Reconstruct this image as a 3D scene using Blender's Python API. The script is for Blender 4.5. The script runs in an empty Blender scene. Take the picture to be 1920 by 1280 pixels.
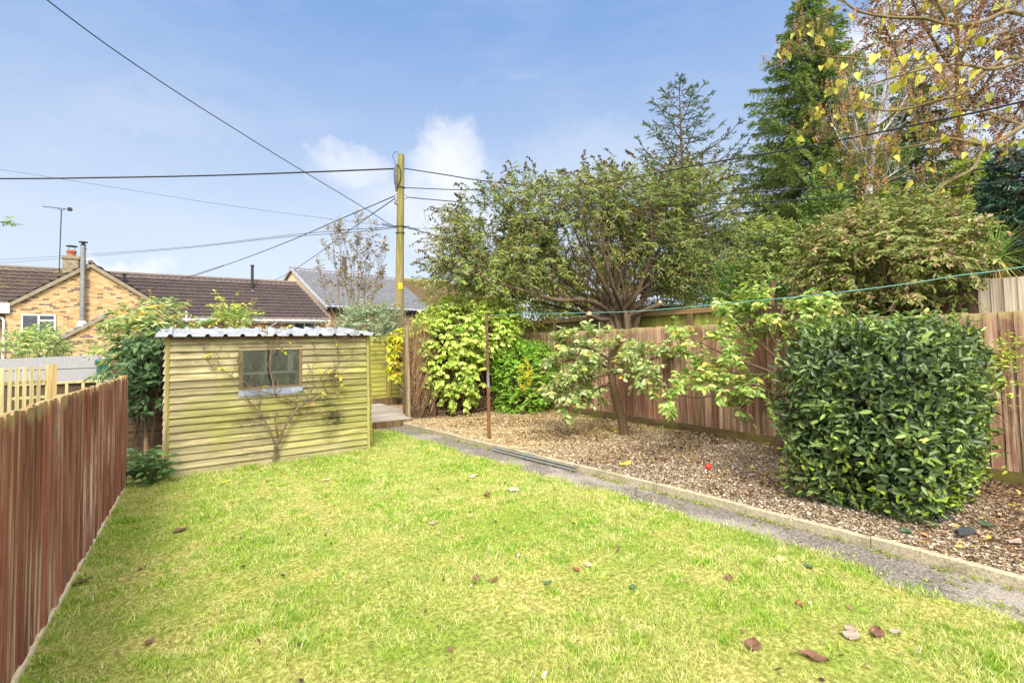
import bpy, math, random
import numpy as np
from mathutils import Vector, Matrix

random.seed(7)
rng = np.random.default_rng(11)
SC = bpy.context.scene
COL = SC.collection
UP = np.array([0., 0., 1.])

# ------------------------------------------------------------------ camera
F = 920.0
EYE = np.array([0., 0., 1.55])
YAW, PITCH, ROLL = math.radians(34.4), math.radians(2.4), math.radians(1.1)
PCY = 642 - F * math.tan(PITCH)
FH = np.array([math.sin(YAW), math.cos(YAW), 0.])
RH = np.array([math.cos(YAW), -math.sin(YAW), 0.])
FW = FH * math.cos(PITCH) + UP * math.sin(PITCH)
_u = -FH * math.sin(PITCH) + UP * math.cos(PITCH)
RT = RH * math.cos(ROLL) - _u * math.sin(ROLL)
UU = _u * math.cos(ROLL) + RH * math.sin(ROLL)


def ray(x, y):
    return FW + RT * ((x - 960) / F) - UU * ((y - PCY) / F)


def P(x, y, Z):          # survey helpers: sight line through the photo to a known depth / plane
    return EYE + ray(x, y) * Z


def G(x, y, z=0.):
    d = ray(x, y)
    return EYE + d * ((z - EYE[2]) / d[2])


def onX(x, y, X):
    d = ray(x, y)
    return EYE + d * (X / d[0])


def onY(x, y, Y):
    d = ray(x, y)
    return EYE + d * (Y / d[1])


cam = bpy.data.cameras.new('camera')
cam.sensor_fit = 'HORIZONTAL'
cam.sensor_width = 36.0
cam.lens = 36.0 * F / 1920
cam.shift_y = (PCY - 640) / 1920
cam.clip_start = 0.05
cam.clip_end = 2000
co = bpy.data.objects.new('camera', cam)
COL.objects.link(co)
m = Matrix.Identity(4)
for i in range(3):
    m[i][0], m[i][1], m[i][2], m[i][3] = RT[i], UU[i], -FW[i], EYE[i]
co.matrix_world = m
SC.camera = co
SC.render.resolution_x, SC.render.resolution_y = 1024, 682

# ------------------------------------------------------------------ objects
LOC = {}


def meta(o, label=None, cat=None, group=None, kind=None):
    for k, v in (('label', label), ('category', cat), ('group', group), ('kind', kind)):
        if v:
            o[k] = v
    return o


def thing(name, label, cat, loc, group=None):
    o = bpy.data.objects.new(name, None)
    o.empty_display_size = .1
    COL.objects.link(o)
    o.location = tuple(loc)
    LOC[o.name] = np.array(loc, float)
    return meta(o, label, cat, group)


def link_mesh(name, V, Fc, mat, loc, parent=None, smooth=False):
    V = np.asarray(V, float).reshape(-1, 3) - np.asarray(loc, float)
    me = bpy.data.meshes.new(name)
    if isinstance(Fc, np.ndarray):
        nf, k = Fc.shape
        me.vertices.add(len(V))
        me.vertices.foreach_set('co', V.astype(np.float32).ravel())
        me.loops.add(nf * k)
        me.loops.foreach_set('vertex_index', Fc.astype(np.int32).ravel())
        me.polygons.add(nf)
        me.polygons.foreach_set('loop_start', np.arange(0, nf * k, k, dtype=np.int32))
        me.update(calc_edges=True)
    else:
        me.from_pydata([tuple(v) for v in V], [], Fc)
        me.update()
    if smooth:
        me.polygons.foreach_set('use_smooth', np.ones(len(me.polygons), bool))
    for mm in (mat if isinstance(mat, (list, tuple)) else [mat]):
        me.materials.append(mm)
    o = bpy.data.objects.new(name, me)
    COL.objects.link(o)
    if parent is not None:
        o.parent = parent
    else:
        o.location = tuple(loc)
    LOC[o.name] = np.array(loc, float)
    return o


def part(name, geo, mat, parent, smooth=False, label=None):
    V, Fc = geo.get() if isinstance(geo, MB) else geo
    o = link_mesh(name, V, Fc, mat, LOC[parent.name], parent, smooth)
    if label:
        o['label'] = label
    return o


def solo(name, label, cat, geo, mat, loc, group=None, smooth=False):
    V, Fc = geo.get() if isinstance(geo, MB) else geo
    return meta(link_mesh(name, V, Fc, mat, loc, None, smooth), label, cat, group)


def setting(name, geo, mat, kind='structure', smooth=False, loc=(0, 0, 0)):
    V, Fc = geo.get() if isinstance(geo, MB) else geo
    return meta(link_mesh(name, V, Fc, mat, loc, None, smooth), kind=kind)


class MB:
    def __init__(s):
        s.v, s.f = [], []

    def get(s):
        return np.array(s.v, float), s.f

    def add(s, V, Fc):
        o = len(s.v)
        s.v.extend([tuple(map(float, p)) for p in V])
        s.f.extend([tuple(i + o for i in f) for f in Fc])
        return s

    def box(s, a, b):
        x0, y0, z0 = a
        x1, y1, z1 = b
        return s.hexa([(x0, y0, z0), (x1, y0, z0), (x1, y1, z0), (x0, y1, z0)],
                      [(x0, y0, z1), (x1, y0, z1), (x1, y1, z1), (x0, y1, z1)])

    def hexa(s, lo, hi):
        return s.add(list(lo) + list(hi), [(3, 2, 1, 0), (4, 5, 6, 7), (0, 1, 5, 4), (1, 2, 6, 5), (2, 3, 7, 6), (3, 0, 4, 7)])

    def bar(s, p, q, w, h, up=(0, 0, 1)):       # rectangular bar from p to q
        p, q, up = np.array(p, float), np.array(q, float), np.array(up, float)
        d = q - p
        d /= np.linalg.norm(d)
        sd = np.cross(d, up)
        sd /= np.linalg.norm(sd)
        up = np.cross(sd, d)
        c = [(-w / 2, -h / 2), (w / 2, -h / 2), (w / 2, h / 2), (-w / 2, h / 2)]
        return s.hexa([p + sd * a + up * b for a, b in c], [q + sd * a + up * b for a, b in c])

    def prism(s, poly, off):                    # polygon extruded along off
        n = len(poly)
        A = [np.array(p, float) for p in poly]
        B = [p + np.array(off, float) for p in A]
        return s.add(A + B, [tuple(range(n - 1, -1, -1)), tuple(range(n, 2 * n))] +
                     [(i, (i + 1) % n, n + (i + 1) % n, n + i) for i in range(n)])

    def tube(s, path, r, n=8, cap=True):
        path = [np.array(p, float) for p in path]
        k = len(path)
        if np.isscalar(r):
            r = [r] * k
        elif len(r) == 2 and k != 2:
            r = [r[0] + (r[1] - r[0]) * i / (k - 1) for i in range(k)]
        o = len(s.v)
        ref = None
        for i in range(k):
            t = path[min(i + 1, k - 1)] - path[max(i - 1, 0)]
            t = t / (np.linalg.norm(t) + 1e-9)
            if ref is None:
                ref = np.cross(t, UP if abs(t[2]) < .9 else np.array([1., 0, 0]))
            ref = ref - t * np.dot(ref, t)
            ref /= np.linalg.norm(ref) + 1e-9
            b = np.cross(t, ref)
            for j in range(n):
                a = 2 * math.pi * j / n
                s.v.append(tuple(path[i] + (ref * math.cos(a) + b * math.sin(a)) * r[i]))
        for i in range(k - 1):
            for j in range(n):
                s.f.append((o + i * n + j, o + i * n + (j + 1) % n, o + (i + 1) * n + (j + 1) % n, o + (i + 1) * n + j))
        if cap:
            s.f.append(tuple(o + j for j in range(n - 1, -1, -1)))
            s.f.append(tuple(o + (k - 1) * n + j for j in range(n)))
        return s

    def lathe(s, c, prof, n=16):
        o = len(s.v)
        for r, z in prof:
            for j in range(n):
                a = 2 * math.pi * j / n
                s.v.append((c[0] + r * math.cos(a), c[1] + r * math.sin(a), c[2] + z))
        for i in range(len(prof) - 1):
            for j in range(n):
                s.f.append((o + i * n + j, o + i * n + (j + 1) % n, o + (i + 1) * n + (j + 1) % n, o + (i + 1) * n + j))
        s.f.append(tuple(o + j for j in range(n - 1, -1, -1)))
        s.f.append(tuple(o + (len(prof) - 1) * n + j for j in range(n)))
        return s


# ------------------------------------------------------------------ materials
def c(r, g, b):
    return tuple(((v / 255) / 12.92 if v / 255 <= .04045 else ((v / 255 + .055) / 1.055) ** 2.4) for v in (r, g, b)) + (1.,)


class T:
    def __init__(s, name):
        s.m = bpy.data.materials.new(name)
        s.m.use_nodes = True
        s.t = s.m.node_tree
        s.t.nodes.clear()
        s.out = s.t.nodes.new('ShaderNodeOutputMaterial')

    def n(s, typ, ins=None, **props):
        nd = s.t.nodes.new('ShaderNode' + typ)
        for k, v in props.items():
            setattr(nd, k, v)
        for k, v in (ins or {}).items():
            if isinstance(v, bpy.types.NodeSocket):
                s.t.links.new(v, nd.inputs[k])
            else:
                nd.inputs[k].default_value = v
        return nd

    def obj(s):
        return s.n('TexCoord').outputs['Object']

    def isl(s):
        return s.n('NewGeometry').outputs['Random Per Island']

    def scale(s, v, sc):
        return s.n('VectorMath', {0: v, 1: sc}, operation='MULTIPLY').outputs[0]

    def addv(s, v, w):
        return s.n('VectorMath', {0: v, 1: w}, operation='ADD').outputs[0]

    def noise(s, v, sc, det=4, rough=.55, dist=0.):
        return s.n('TexNoise', {'Vector': v, 'Scale': sc, 'Detail': det, 'Roughness': rough, 'Distortion': dist}).outputs[0]

    def math(s, op, a, b=0., clamp=False):
        return s.n('Math', {0: a, 1: b}, operation=op, use_clamp=clamp).outputs[0]

    def ramp(s, f, stops, interp='LINEAR'):
        nd = s.n('ValToRGB', {0: f})
        e = nd.color_ramp.elements
        nd.color_ramp.interpolation = interp
        while len(e) < len(stops):
            e.new(.5)
        for el, (p, col) in zip(e, stops):
            el.position = p
            el.color = col if not np.isscalar(col) else (col, col, col, 1)
        return nd.outputs[0]

    def step(s, f, a, b):
        nd = s.n('MapRange', {0: f, 1: a, 2: b, 3: 0., 4: 1.})
        nd.clamp = True
        return nd.outputs[0]

    def mix(s, f, a, b, mode='MIX'):
        return s.n('Mix', {0: f, 6: a, 7: b}, data_type='RGBA', blend_type=mode).outputs[2]

    def xyz(s, v):
        return s.n('SeparateXYZ', {0: v}).outputs

    def vec(s, x, y, z):
        return s.n('CombineXYZ', {0: x, 1: y, 2: z}).outputs[0]

    def bump(s, h, st=.3, d=.01):
        return s.n('Bump', {'Height': h, 'Strength': st, 'Distance': d}).outputs[0]

    def bsdf(s, col, rough=.8, nrm=None, spec=.3, metal=0., trans=None, tcol=None, emit=None):
        b = s.n('BsdfPrincipled', {'Base Color': col, 'Roughness': rough, 'Metallic': metal, 'Specular IOR Level': spec})
        if nrm is not None:
            s.t.links.new(nrm, b.inputs['Normal'])
        o = b.outputs[0]
        if trans:
            tr = s.n('BsdfTranslucent', {'Color': tcol if tcol is not None else col})
            o = s.n('MixShader', {0: trans, 1: o, 2: tr.outputs[0]}).outputs[0]
        s.t.links.new(o, s.out.inputs[0])
        return s.m


def plain(name, col, rough=.7, metal=0., var=.25, sc=8., spec=.3, bump=0.):
    t = T(name)
    o = t.obj()
    nz = t.noise(o, sc, 6, .65)
    dark = tuple(v * (1 - var) for v in col[:3]) + (1,)
    lite = tuple(min(1, v * (1 + var)) for v in col[:3]) + (1,)
    k = t.ramp(nz, [(.3, dark), (.7, lite)])
    return t.bsdf(k, rough, t.bump(nz, bump, .01) if bump else None, spec, metal)


def leaf_mat(name, stops, rough=.5, trans=.3, spec=.35, patch=None, pscale=1.2, interp='LINEAR', gain=1.12):
    t = T(name)
    stops = [(p, tuple(min(.85, v * gain) for v in k[:3]) + (1.,)) for p, k in stops]
    r = t.isl()
    k = t.ramp(r, stops, interp)
    if patch:
        nz = t.noise(t.obj(), pscale, 3, .5)
        f = t.step(nz, .45, .62)
        k = t.mix(t.math('MULTIPLY', f, patch[1]), k, patch[0])
    return t.bsdf(k, rough, None, spec, trans=trans)


def wood(name, cols, axis='z', grain=26., pale=None, pale_amt=.5, algae=None, alg_lo=None, alg_hi=None, tone=.35, rough=.85, patch=None, fine=1.):
    """weathered boards: grain along axis, tone per board, worn pale streaks, algae towards an edge"""
    t = T(name)
    o = t.obj()
    r = t.isl()
    off = t.vec(t.math('MULTIPLY', r, 37.), t.math('MULTIPLY', r, 61.), t.math('MULTIPLY', r, 17.))
    lo = 1.1
    sc = {'z': (grain, grain, lo), 'x': (lo, grain, grain), 'y': (grain, lo, grain)}[axis]
    v = t.addv(t.scale(o, sc), off)
    g1 = t.noise(v, 1., 6, .65, .4)
    g2 = t.noise(t.scale(v, (3.2 * fine, 3.2 * fine, 3.2 * fine)), 1., 5, .7)
    k = t.ramp(g1, [(.25, cols[0]), (.5, cols[1]), (.75, cols[2])])
    k = t.mix(t.math('MULTIPLY', t.step(g2, .45, .7), .35), k, cols[0])
    tn = t.math('ADD', t.math('MULTIPLY', r, tone), 1 - tone / 2)
    k = t.mix(1., k, t.vec(tn, tn, tn), 'MULTIPLY')
    if pale is not None:
        v2 = t.addv(t.scale(o, tuple(a * .55 if a > 2 else a * .8 for a in sc)), off)
        pn = t.noise(v2, 1., 5, .7, .2)
        big = t.noise(o, .9, 3)
        pf = t.math('MULTIPLY', t.step(pn, .5, .66), t.step(big, .3, .65))
        k = t.mix(t.math('MULTIPLY', pf, pale_amt), k, pale)
    if patch is not None:
        pf = t.step(t.noise(o, patch[1], 5, .6), .45, .6)
        k = t.mix(t.math('MULTIPLY', pf, patch[2]), k, patch[0])
    if algae is not None:
        z = t.xyz(o)[2]
        zf = t.step(t.math('ADD', z, t.math('MULTIPLY', t.noise(o, 7., 4), .35)), alg_lo, alg_hi)
        k = t.mix(t.math('MULTIPLY', zf, .8), k, algae)
    h = t.math('ADD', g1, t.math('MULTIPLY', g2, .5))
    return t.bsdf(k, rough, t.bump(h, .55, .006), .2)


# ------------------------------------------------------------------ foliage kit
TMPL = {
    'diamond': (np.array([(0, 0, 0), (.45, -.5, .12), (1, 0, -.06), (.45, .5, .12)]), np.array([(0, 1, 2), (0, 2, 3)])),
    'oval': (np.array([(0, 0, 0), (.28, -.44, .1), (.68, -.38, .06), (1, 0, -.14), (.68, .38, .06), (.28, .44, .1)]), np.array([(0, 1, 2, 3), (0, 3, 4, 5)])),
    'lance': (np.array([(0, 0, 0), (.3, -.5, .05), (.7, -.32, -.02), (1, 0, -.22), (.7, .32, -.02), (.3, .5, .05)]), np.array([(0, 1, 2, 3), (0, 3, 4, 5)])),
    'heart': (np.array([(0, 0, 0), (-.1, -.3, .08), (.2, -.55, .2), (.6, -.38, .06), (1, 0, -.28), (.6, .38, .12), (.2, .52, .26), (-.1, .3, .1)]),
              np.array([(0, 1, 2, 3), (0, 3, 4, 4), (0, 4, 5, 5), (0, 5, 6, 7)])),
    'needle': (np.array([(0, -.5, 0), (0, .5, 0), (1, 0, -.05)]), np.array([(0, 1, 2)])),
    'blade': (np.array([(0, -.5, 0), (0, .5, 0), (.55, -.4, .06), (.55, .4, .06), (1, 0, -.1)]), np.array([(0, 1, 2), (1, 3, 2), (2, 3, 4)])),
}
TMPL['heart'] = (TMPL['heart'][0], np.array([(0, 1, 2), (0, 2, 3), (0, 3, 4), (0, 4, 5), (0, 5, 6), (0, 6, 7)]))


def unit(a):
    return a / (np.linalg.norm(a, axis=-1, keepdims=True) + 1e-9)


def leafmesh(pos, d, nrm, L, W, tmpl='oval'):
    Tv, Tf = TMPL[tmpl]
    d = unit(d)
    s = unit(np.cross(nrm, d))
    n = np.cross(d, s)
    N = len(pos)
    L = np.broadcast_to(np.asarray(L, float), (N,))[:, None, None]
    W = np.broadcast_to(np.asarray(W, float), (N,))[:, None, None]
    V = pos[:, None, :] + L * Tv[None, :, 0, None] * d[:, None, :] + W * Tv[None, :, 1, None] * s[:, None, :] + L * Tv[None, :, 2, None] * n[:, None, :]
    Fc = Tf[None] + (np.arange(N) * len(Tv))[:, None, None]
    return V.reshape(-1, 3), Fc.reshape(-1, Tf.shape[1])


def merge(*gs):
    Vs, Fs, o = [], [], 0
    for V, Fc in gs:
        Vs.append(V)
        Fs.append(Fc + o)
        o += len(V)
    return np.concatenate(Vs), np.concatenate(Fs)


def sticks(p, q, r0, r1):
    """many thin three-sided twigs at once -> quads"""
    d = unit(q - p)
    a = unit(np.cross(d, np.array([.31, .52, .79])))
    b = np.cross(d, a)
    N = len(p)
    r0 = np.broadcast_to(np.asarray(r0, float), (N,))[:, None]
    r1 = np.broadcast_to(np.asarray(r1, float), (N,))[:, None]
    vs = []
    for base, r in ((p, r0), (q, r1)):
        for k in range(3):
            an = 2 * math.pi * k / 3
            vs.append(base + (a * math.cos(an) + b * math.sin(an)) * r)
    V = np.stack(vs, 1).reshape(-1, 3)
    f = np.array([(0, 1, 4, 3), (1, 2, 5, 4), (2, 0, 3, 5)])
    Fc = (f[None] + (np.arange(N) * 6)[:, None, None]).reshape(-1, 4)
    return V, Fc


def rvec(n):
    return unit(rng.normal(size=(n, 3)))


def ell(px, py, Z, rpx, rpy, rd):
    """ellipsoid of crown: centre on a sight line at depth Z, radii in metres along right / away / up"""
    return P(px, py, Z), rpx / F * Z, rd, rpy / F * Z


def gapfield(p, s=1.0, seed=0.):
    x = p * s + seed
    return (np.sin(x[:, 0] * 2.1 + 1.3 * np.sin(x[:, 2] * 1.7)) + np.sin(x[:, 1] * 2.3 + 1.1 * np.sin(x[:, 0] * 1.9)) + np.sin(x[:, 2] * 2.6 + 1.2 * np.sin(x[:, 1] * 2.2))) / 3


def sample_ells(ells, n, shell=.5, gap=None, gs=1., bottom=None):
    w = np.array([e[1] * e[2] * e[3] for e in ells]) ** .8
    w /= w.sum()
    out_p, out_o = [], []
    tot = 0
    while tot < n:
        k = rng.choice(len(ells), n, p=w)
        u = rvec(n)
        r = (1 - shell * rng.random(n) ** 1.4)
        C0 = np.array([ells[i][0] for i in k])
        R0 = np.array([ells[i][1:4] for i in k])
        loc = u * R0 * r[:, None]
        p = C0 + RH * loc[:, :1] + FH * loc[:, 1:2] + UP * loc[:, 2:3]
        o = unit(RH * (u[:, :1] / R0[:, :1]) + FH * (u[:, 1:2] / R0[:, 1:2]) + UP * (u[:, 2:3] / R0[:, 2:3]))
        # skip points buried deep in another lobe
        keep = np.ones(n, bool)
        for i, e in enumerate(ells):
            q = p - e[0]
            dd = ((q @ RH) / e[1]) ** 2 + ((q @ FH) / e[2]) ** 2 + (q[:, 2] / e[3]) ** 2
            keep &= ~((dd < (1 - shell) ** 2 * .9) & (k != i))
        if gap is not None:
            keep &= gapfield(p, gs, gap[1]) > gap[0] - .35 * rng.random(n)
        if bottom is not None:
            keep &= p[:, 2] > bottom
        out_p.append(p[keep])
        out_o.append(o[keep])
        tot += keep.sum()
    return np.concatenate(out_p)[:n], np.concatenate(out_o)[:n]


def spray(cp, co_, m, twigL, leafL, leafW, up=.3, spread=.5, droop=.3, tmpl='oval', lvar=.35, flat=.6):
    """each cluster: one twig heading out, m leaves set along it; returns leaf mesh + twig ends"""
    n = len(cp)
    td = unit(co_ + UP * up + rvec(n) * spread)
    tl = twigL * (1 + .5 * (rng.random(n) - .5))
    s = np.tile((np.arange(m) + .5) / m, (n, 1)) + (rng.random((n, m)) - .5) / m
    # twig bends down towards its end
    pos = cp[:, None] + td[:, None] * (s * tl[:, None])[..., None] - UP * (droop * .6 * tl[:, None] * s ** 2)[..., None]
    pos = pos.reshape(-1, 3)
    N = n * m
    tdd = np.repeat(td, m, 0)
    side = unit(np.cross(tdd, UP) + 1e-6)
    sg = np.where(np.tile(np.arange(m) % 2, n) == 0, 1., -1.)[:, None]
    d = unit(tdd * .55 + side * sg * .8 + rvec(N) * .45 - UP * droop)
    nrm = unit(UP * flat + np.repeat(co_, m, 0) * .5 + rvec(N) * .6)
    L = leafL * (1 + lvar * (2 * rng.random(N) - 1))
    pos = pos + rvec(N) * leafL * .15
    g = leafmesh(pos, d, nrm, L, L * (leafW / leafL), tmpl)
    tip = cp + td * tl[:, None] - UP * (droop * .6 * tl)[:, None]
    return g, cp, tip


def bez(p0, p1, p2, k):
    t = np.linspace(0, 1, k)[:, None]
    return (1 - t) ** 2 * np.array(p0) + 2 * t * (1 - t) * np.array(p1) + t ** 2 * np.array(p2)


def smooth_path(pts, k=4):
    pts = [np.array(p, float) for p in pts]
    if len(pts) < 3:
        return pts
    out = []
    for i in range(len(pts) - 1):
        p0, p1, p2, p3 = pts[max(i - 1, 0)], pts[i], pts[i + 1], pts[min(i + 2, len(pts) - 1)]
        for j in range(k):
            t = j / k
            out.append(.5 * (2 * p1 + (p2 - p0) * t + (2 * p0 - 5 * p1 + 4 * p2 - p3) * t * t + (3 * p1 - p0 - 3 * p2 + p3) * t ** 3))
    out.append(pts[-1])
    return out


def ramify(mb, path, r, n, L, level, up=.25, spread=.9, ends=None, t0=.15, sides=5):
    """side branches along a limb, recursively; ends collects twig tips"""
    path = [np.array(p, float) for p in path]
    k = len(path)
    for i in range(n):
        t = t0 + (1 - t0) * (i + random.random()) / n
        x = t * (k - 1)
        a = min(int(x), k - 2)
        p = path[a] + (path[a + 1] - path[a]) * (x - a)
        tan = unit(path[a + 1] - path[a])
        d = unit(tan * .7 + rvec(1)[0] * spread + UP * up)
        l = L * (.6 + .8 * random.random()) * (1 - .4 * t)
        q = p + d * l
        mid = p + d * l * .5 + rvec(1)[0] * l * .14
        end = q + UP * l * .12 * (1 if up >= 0 else -1) + rvec(1)[0] * l * .12
        pth = bez(p, mid, end, 6)
        rr = max(r * (1 - .6 * t) * .5, .0025)
        mb.tube(pth, (rr, max(rr * .35, .0018)), sides, cap=False)
        if ends is not None and level <= 1:
            ends.append((pth[-1], unit(pth[-1] - pth[-2])))
            ends.append((pth[3], unit(pth[3] - pth[2])))
        if level > 1:
            ramify(mb, pth, rr, max(2, int(n * .5)), l * .55, level - 1, up, spread, ends, .25, max(3, sides - 1))
# ------------------------------------------------------------------ light and sky
SUN_EL, SUN_AZ = math.radians(45), math.radians(208)       # azimuth clockwise from +Y: behind the camera, to its left
sd = bpy.data.lights.new('sun', 'SUN')
sd.energy = 2.15
sd.angle = math.radians(18)
sd.color = (1., .955, .88)
so = bpy.data.objects.new('sun', sd)
COL.objects.link(so)
to_sun = Vector((math.sin(SUN_AZ) * math.cos(SUN_EL), math.cos(SUN_AZ) * math.cos(SUN_EL), math.sin(SUN_EL)))
so.rotation_euler = to_sun.to_track_quat('Z', 'Y').to_euler()
so.location = (-4, -8, 12)

w = bpy.data.worlds.new('World')
SC.world = w
w.use_nodes = True
nt = w.node_tree
nt.nodes.clear()


class WT(T):
    def __init__(s):
        s.t = nt
        s.out = nt.nodes.new('ShaderNodeOutputWorld')


t = WT()
sky = t.n('TexSky', sky_type='NISHITA')
sky.sun_disc = False
sky.sun_elevation = SUN_EL
sky.sun_rotation = SUN_AZ
sky.air_density = 1.0
sky.dust_density = 1.2
sky.ozone_density = 1.6
dirv = t.n('TexCoord').outputs['Generated']
dn = t.n('TexNoise', {'Vector': dirv, 'Scale': 5.0, 'Detail': 7., 'Roughness': .62}).outputs[1]
dsp = t.n('VectorMath', {0: dn, 1: (.5, .5, .5)}, operation='SUBTRACT').outputs[0]
wv = t.n('VectorMath', {0: dirv, 1: t.scale(dsp, (.27, .27, .27))}, operation='ADD').outputs[0]
mask = None
# cumulus banks low over the roofs and one high on the right: (direction, half width, half height, strength)
for (cx, cyy, hw, hh, st) in [(835, 325, 66, 92, .85), (650, 350, 70, 42, .6), (850, 405, 190, 60, .65), (1080, 330, 260, 80, .25), (235, 510, 85, 30, .9), (1690, 25, 130, 60, .9), (1850, 190, 190, 160, .5),
                              (950, 152, 45, 12, .1), (1420, 440, 200, 90, .3), (300, 200, 160, 40, .16)]:
    dv = unit(ray(cx, cyy))
    rt = unit(np.cross(dv, UP))
    up_ = np.cross(rt, dv)
    rel = t.n('VectorMath', {0: wv, 1: tuple(dv)}, operation='SUBTRACT').outputs[0]
    a = t.math('DIVIDE', t.n('VectorMath', {0: rel, 1: tuple(rt)}, operation='DOT_PRODUCT').outputs[1], hw / 1000)
    b = t.math('DIVIDE', t.n('VectorMath', {0: rel, 1: tuple(up_)}, operation='DOT_PRODUCT').outputs[1], hh / 1000)
    fr = t.math('GREATER_THAN', t.n('VectorMath', {0: wv, 1: tuple(dv)}, operation='DOT_PRODUCT').outputs[1], .2)
    r2 = t.math('ADD', t.math('MULTIPLY', a, a), t.math('MULTIPLY', b, b))
    f = t.math('MULTIPLY', t.math('MULTIPLY', t.step(r2, 1.45, .05), st), fr)
    mask = f if mask is None else t.math('MAXIMUM', mask, f)
wisp = t.n('TexNoise', {'Vector': t.scale(dirv, (2., 2., 6.)), 'Scale': 2.2, 'Detail': 6., 'Roughness': .6}).outputs[0]
mask = t.math('MAXIMUM', mask, t.math('MULTIPLY', t.step(wisp, .45, .85), .16))
zr = t.xyz(dirv)[2]
sky_grad = t.ramp(zr, [(0., (2.95, 3.15, 3.6, 1)), (.2, (2.6, 2.95, 3.55, 1)), (.39, (1.7, 2.25, 3.3, 1)), (.56, (.95, 1.65, 3.1, 1)), (1., (.6, 1.1, 2.6, 1))])
skyc = t.mix(.86, sky.outputs[0], sky_grad)          # sky brightness by elevation set by hand and mixed over the sky texture
cl = t.mix(mask, skyc, (3.85, 3.95, 4.1, 1))
# unseen bright cloud added behind and above the camera as soft fill light
bk = t.n('VectorMath', {0: wv, 1: tuple(unit(-FH * .8 + UP * .62))}, operation='DOT_PRODUCT').outputs[1]
cl = t.mix(t.step(bk, -.05, .5), cl, (11.5, 11.6, 11.8, 1))
bg = t.n('Background', {0: cl, 1: .1})
t.t.links.new(bg.outputs[0], t.out.inputs[0])
SC.view_settings.view_transform = 'Standard'
SC.view_settings.look = 'None'
SC.view_settings.exposure = 1.4
SC.view_settings.gamma = 1
SC.cycles.max_bounces = 8
SC.cycles.transparent_max_bounces = 12
SC.cycles.caustics_reflective = False
SC.cycles.caustics_refractive = False

# ------------------------------------------------------------------ ground
t = T('earth')
o = t.obj()
k = t.ramp(t.noise(o, 1.5, 8, .65), [(.3, c(52, 46, 30)), (.5, c(78, 74, 44)), (.7, c(84, 92, 46))])
earth = t.bsdf(k, .95)
setting('ground', (np.array([(-400, -400, -.04), (400, -400, -.04), (400, 400, -.04), (-400, 400, -.04)]), [(0, 1, 2, 3)]), earth)

YS = np.array([-2., .7, 1.8, 2.84, 4.5, 6.0, 7.2, 8.35, 9.0])
XPL = np.array([3.72, 3.72, 3.73, 3.68, 3.49, 3.34, 3.24, 3.16, 3.1])      # lawn / path edge
XK = np.array([4.2, 4.19, 4.18, 4.10, 3.96, 3.81, 3.7, 3.6, 3.56])          # path / kerb edge
XR = 6.85
XF = lambda y: -.46 - .16 * (7.1 - y) / 4.1                                # left fence line


def xpl(y):
    return np.interp(y, YS, XPL) + .035 * np.sin(np.asarray(y) * 9.) + .03 * np.sin(np.asarray(y) * 3.7 + 1)


def xk(y):
    return np.interp(y, YS, XK)


def strip(ya, fa, fb, z, nx=2):
    V, Fc = [], []
    for y in ya:
        for i in range(nx + 1):
            x = fa(y) + (fb(y) - fa(y)) * i / nx
            V.append((x, y, z(x, y) if callable(z) else z))
    n = nx + 1
    for j in range(len(ya) - 1):
        for i in range(nx):
            Fc.append((j * n + i, j * n + i + 1, (j + 1) * n + i + 1, (j + 1) * n + i))
    return np.array(V), Fc


t = T('lawn_thatch')
o = t.obj()
n1 = t.noise(o, 1.3, 6, .6)
n2 = t.noise(o, 38., 6, .75)
k = t.ramp(n2, [(.34, c(86, 86, 34)), (.5, c(146, 140, 66)), (.68, c(212, 196, 134))])
k = t.mix(t.step(n1, .4, .62), k, t.ramp(n2, [(.34, c(74, 90, 26)), (.62, c(136, 152, 50))]))
lawn_m = t.bsdf(k, .95, t.bump(n2, .8, .02))
setting('lawn', strip(np.linspace(-2, 9.0, 60), lambda y: XF(y) - .05, lambda y: xpl(y) + .015, lambda x, y: .008, 2), lawn_m)

t = T('path_concrete')
o = t.obj()
n1 = t.noise(o, 45, 8, .75)
n2 = t.noise(o, 2.2, 5, .6)
v = t.n('TexVoronoi', {'Vector': o, 'Scale': 85.}).outputs[0]
k = t.ramp(n1, [(.34, c(58, 53, 50)), (.5, c(112, 104, 96)), (.66, c(158, 147, 134))])
k = t.mix(t.math('MULTIPLY', t.step(n2, .5, .68), .3), k, c(90, 84, 74))
k = t.mix(t.math('MULTIPLY', t.step(t.noise(t.addv(o, (7, 3, 0)), 3.4, 6, .65), .56, .66), .3), k, c(96, 100, 56))
k = t.mix(t.math('MULTIPLY', t.step(t.noise(t.addv(o, (1, 9, 0)), 1.1, 4, .5), .52, .6), .4), k, c(168, 158, 144))
cr = t.n('TexVoronoi', {'Vector': t.addv(o, t.scale(t.n('TexNoise', {'Vector': o, 'Scale': 3., 'Detail': 5.}).outputs[1], (.25, .25, 0))), 'Scale': .8}, feature='DISTANCE_TO_EDGE').outputs[0]
k = t.mix(t.math('MULTIPLY', t.step(cr, .006, .001), .6), k, c(60, 58, 44))
xe = t.xyz(o)[0]
path_m = t.bsdf(k, .92, t.bump(t.math('ADD', n1, v), .7, .008), .2)
setting('path', strip(np.linspace(-2, 9.0, 90), lambda y: xpl(y) - .02, lambda y: xk(y) + .02, lambda x, y: .006 + .004 * math.sin(y * 7 + x * 5), 5), path_m)

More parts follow.
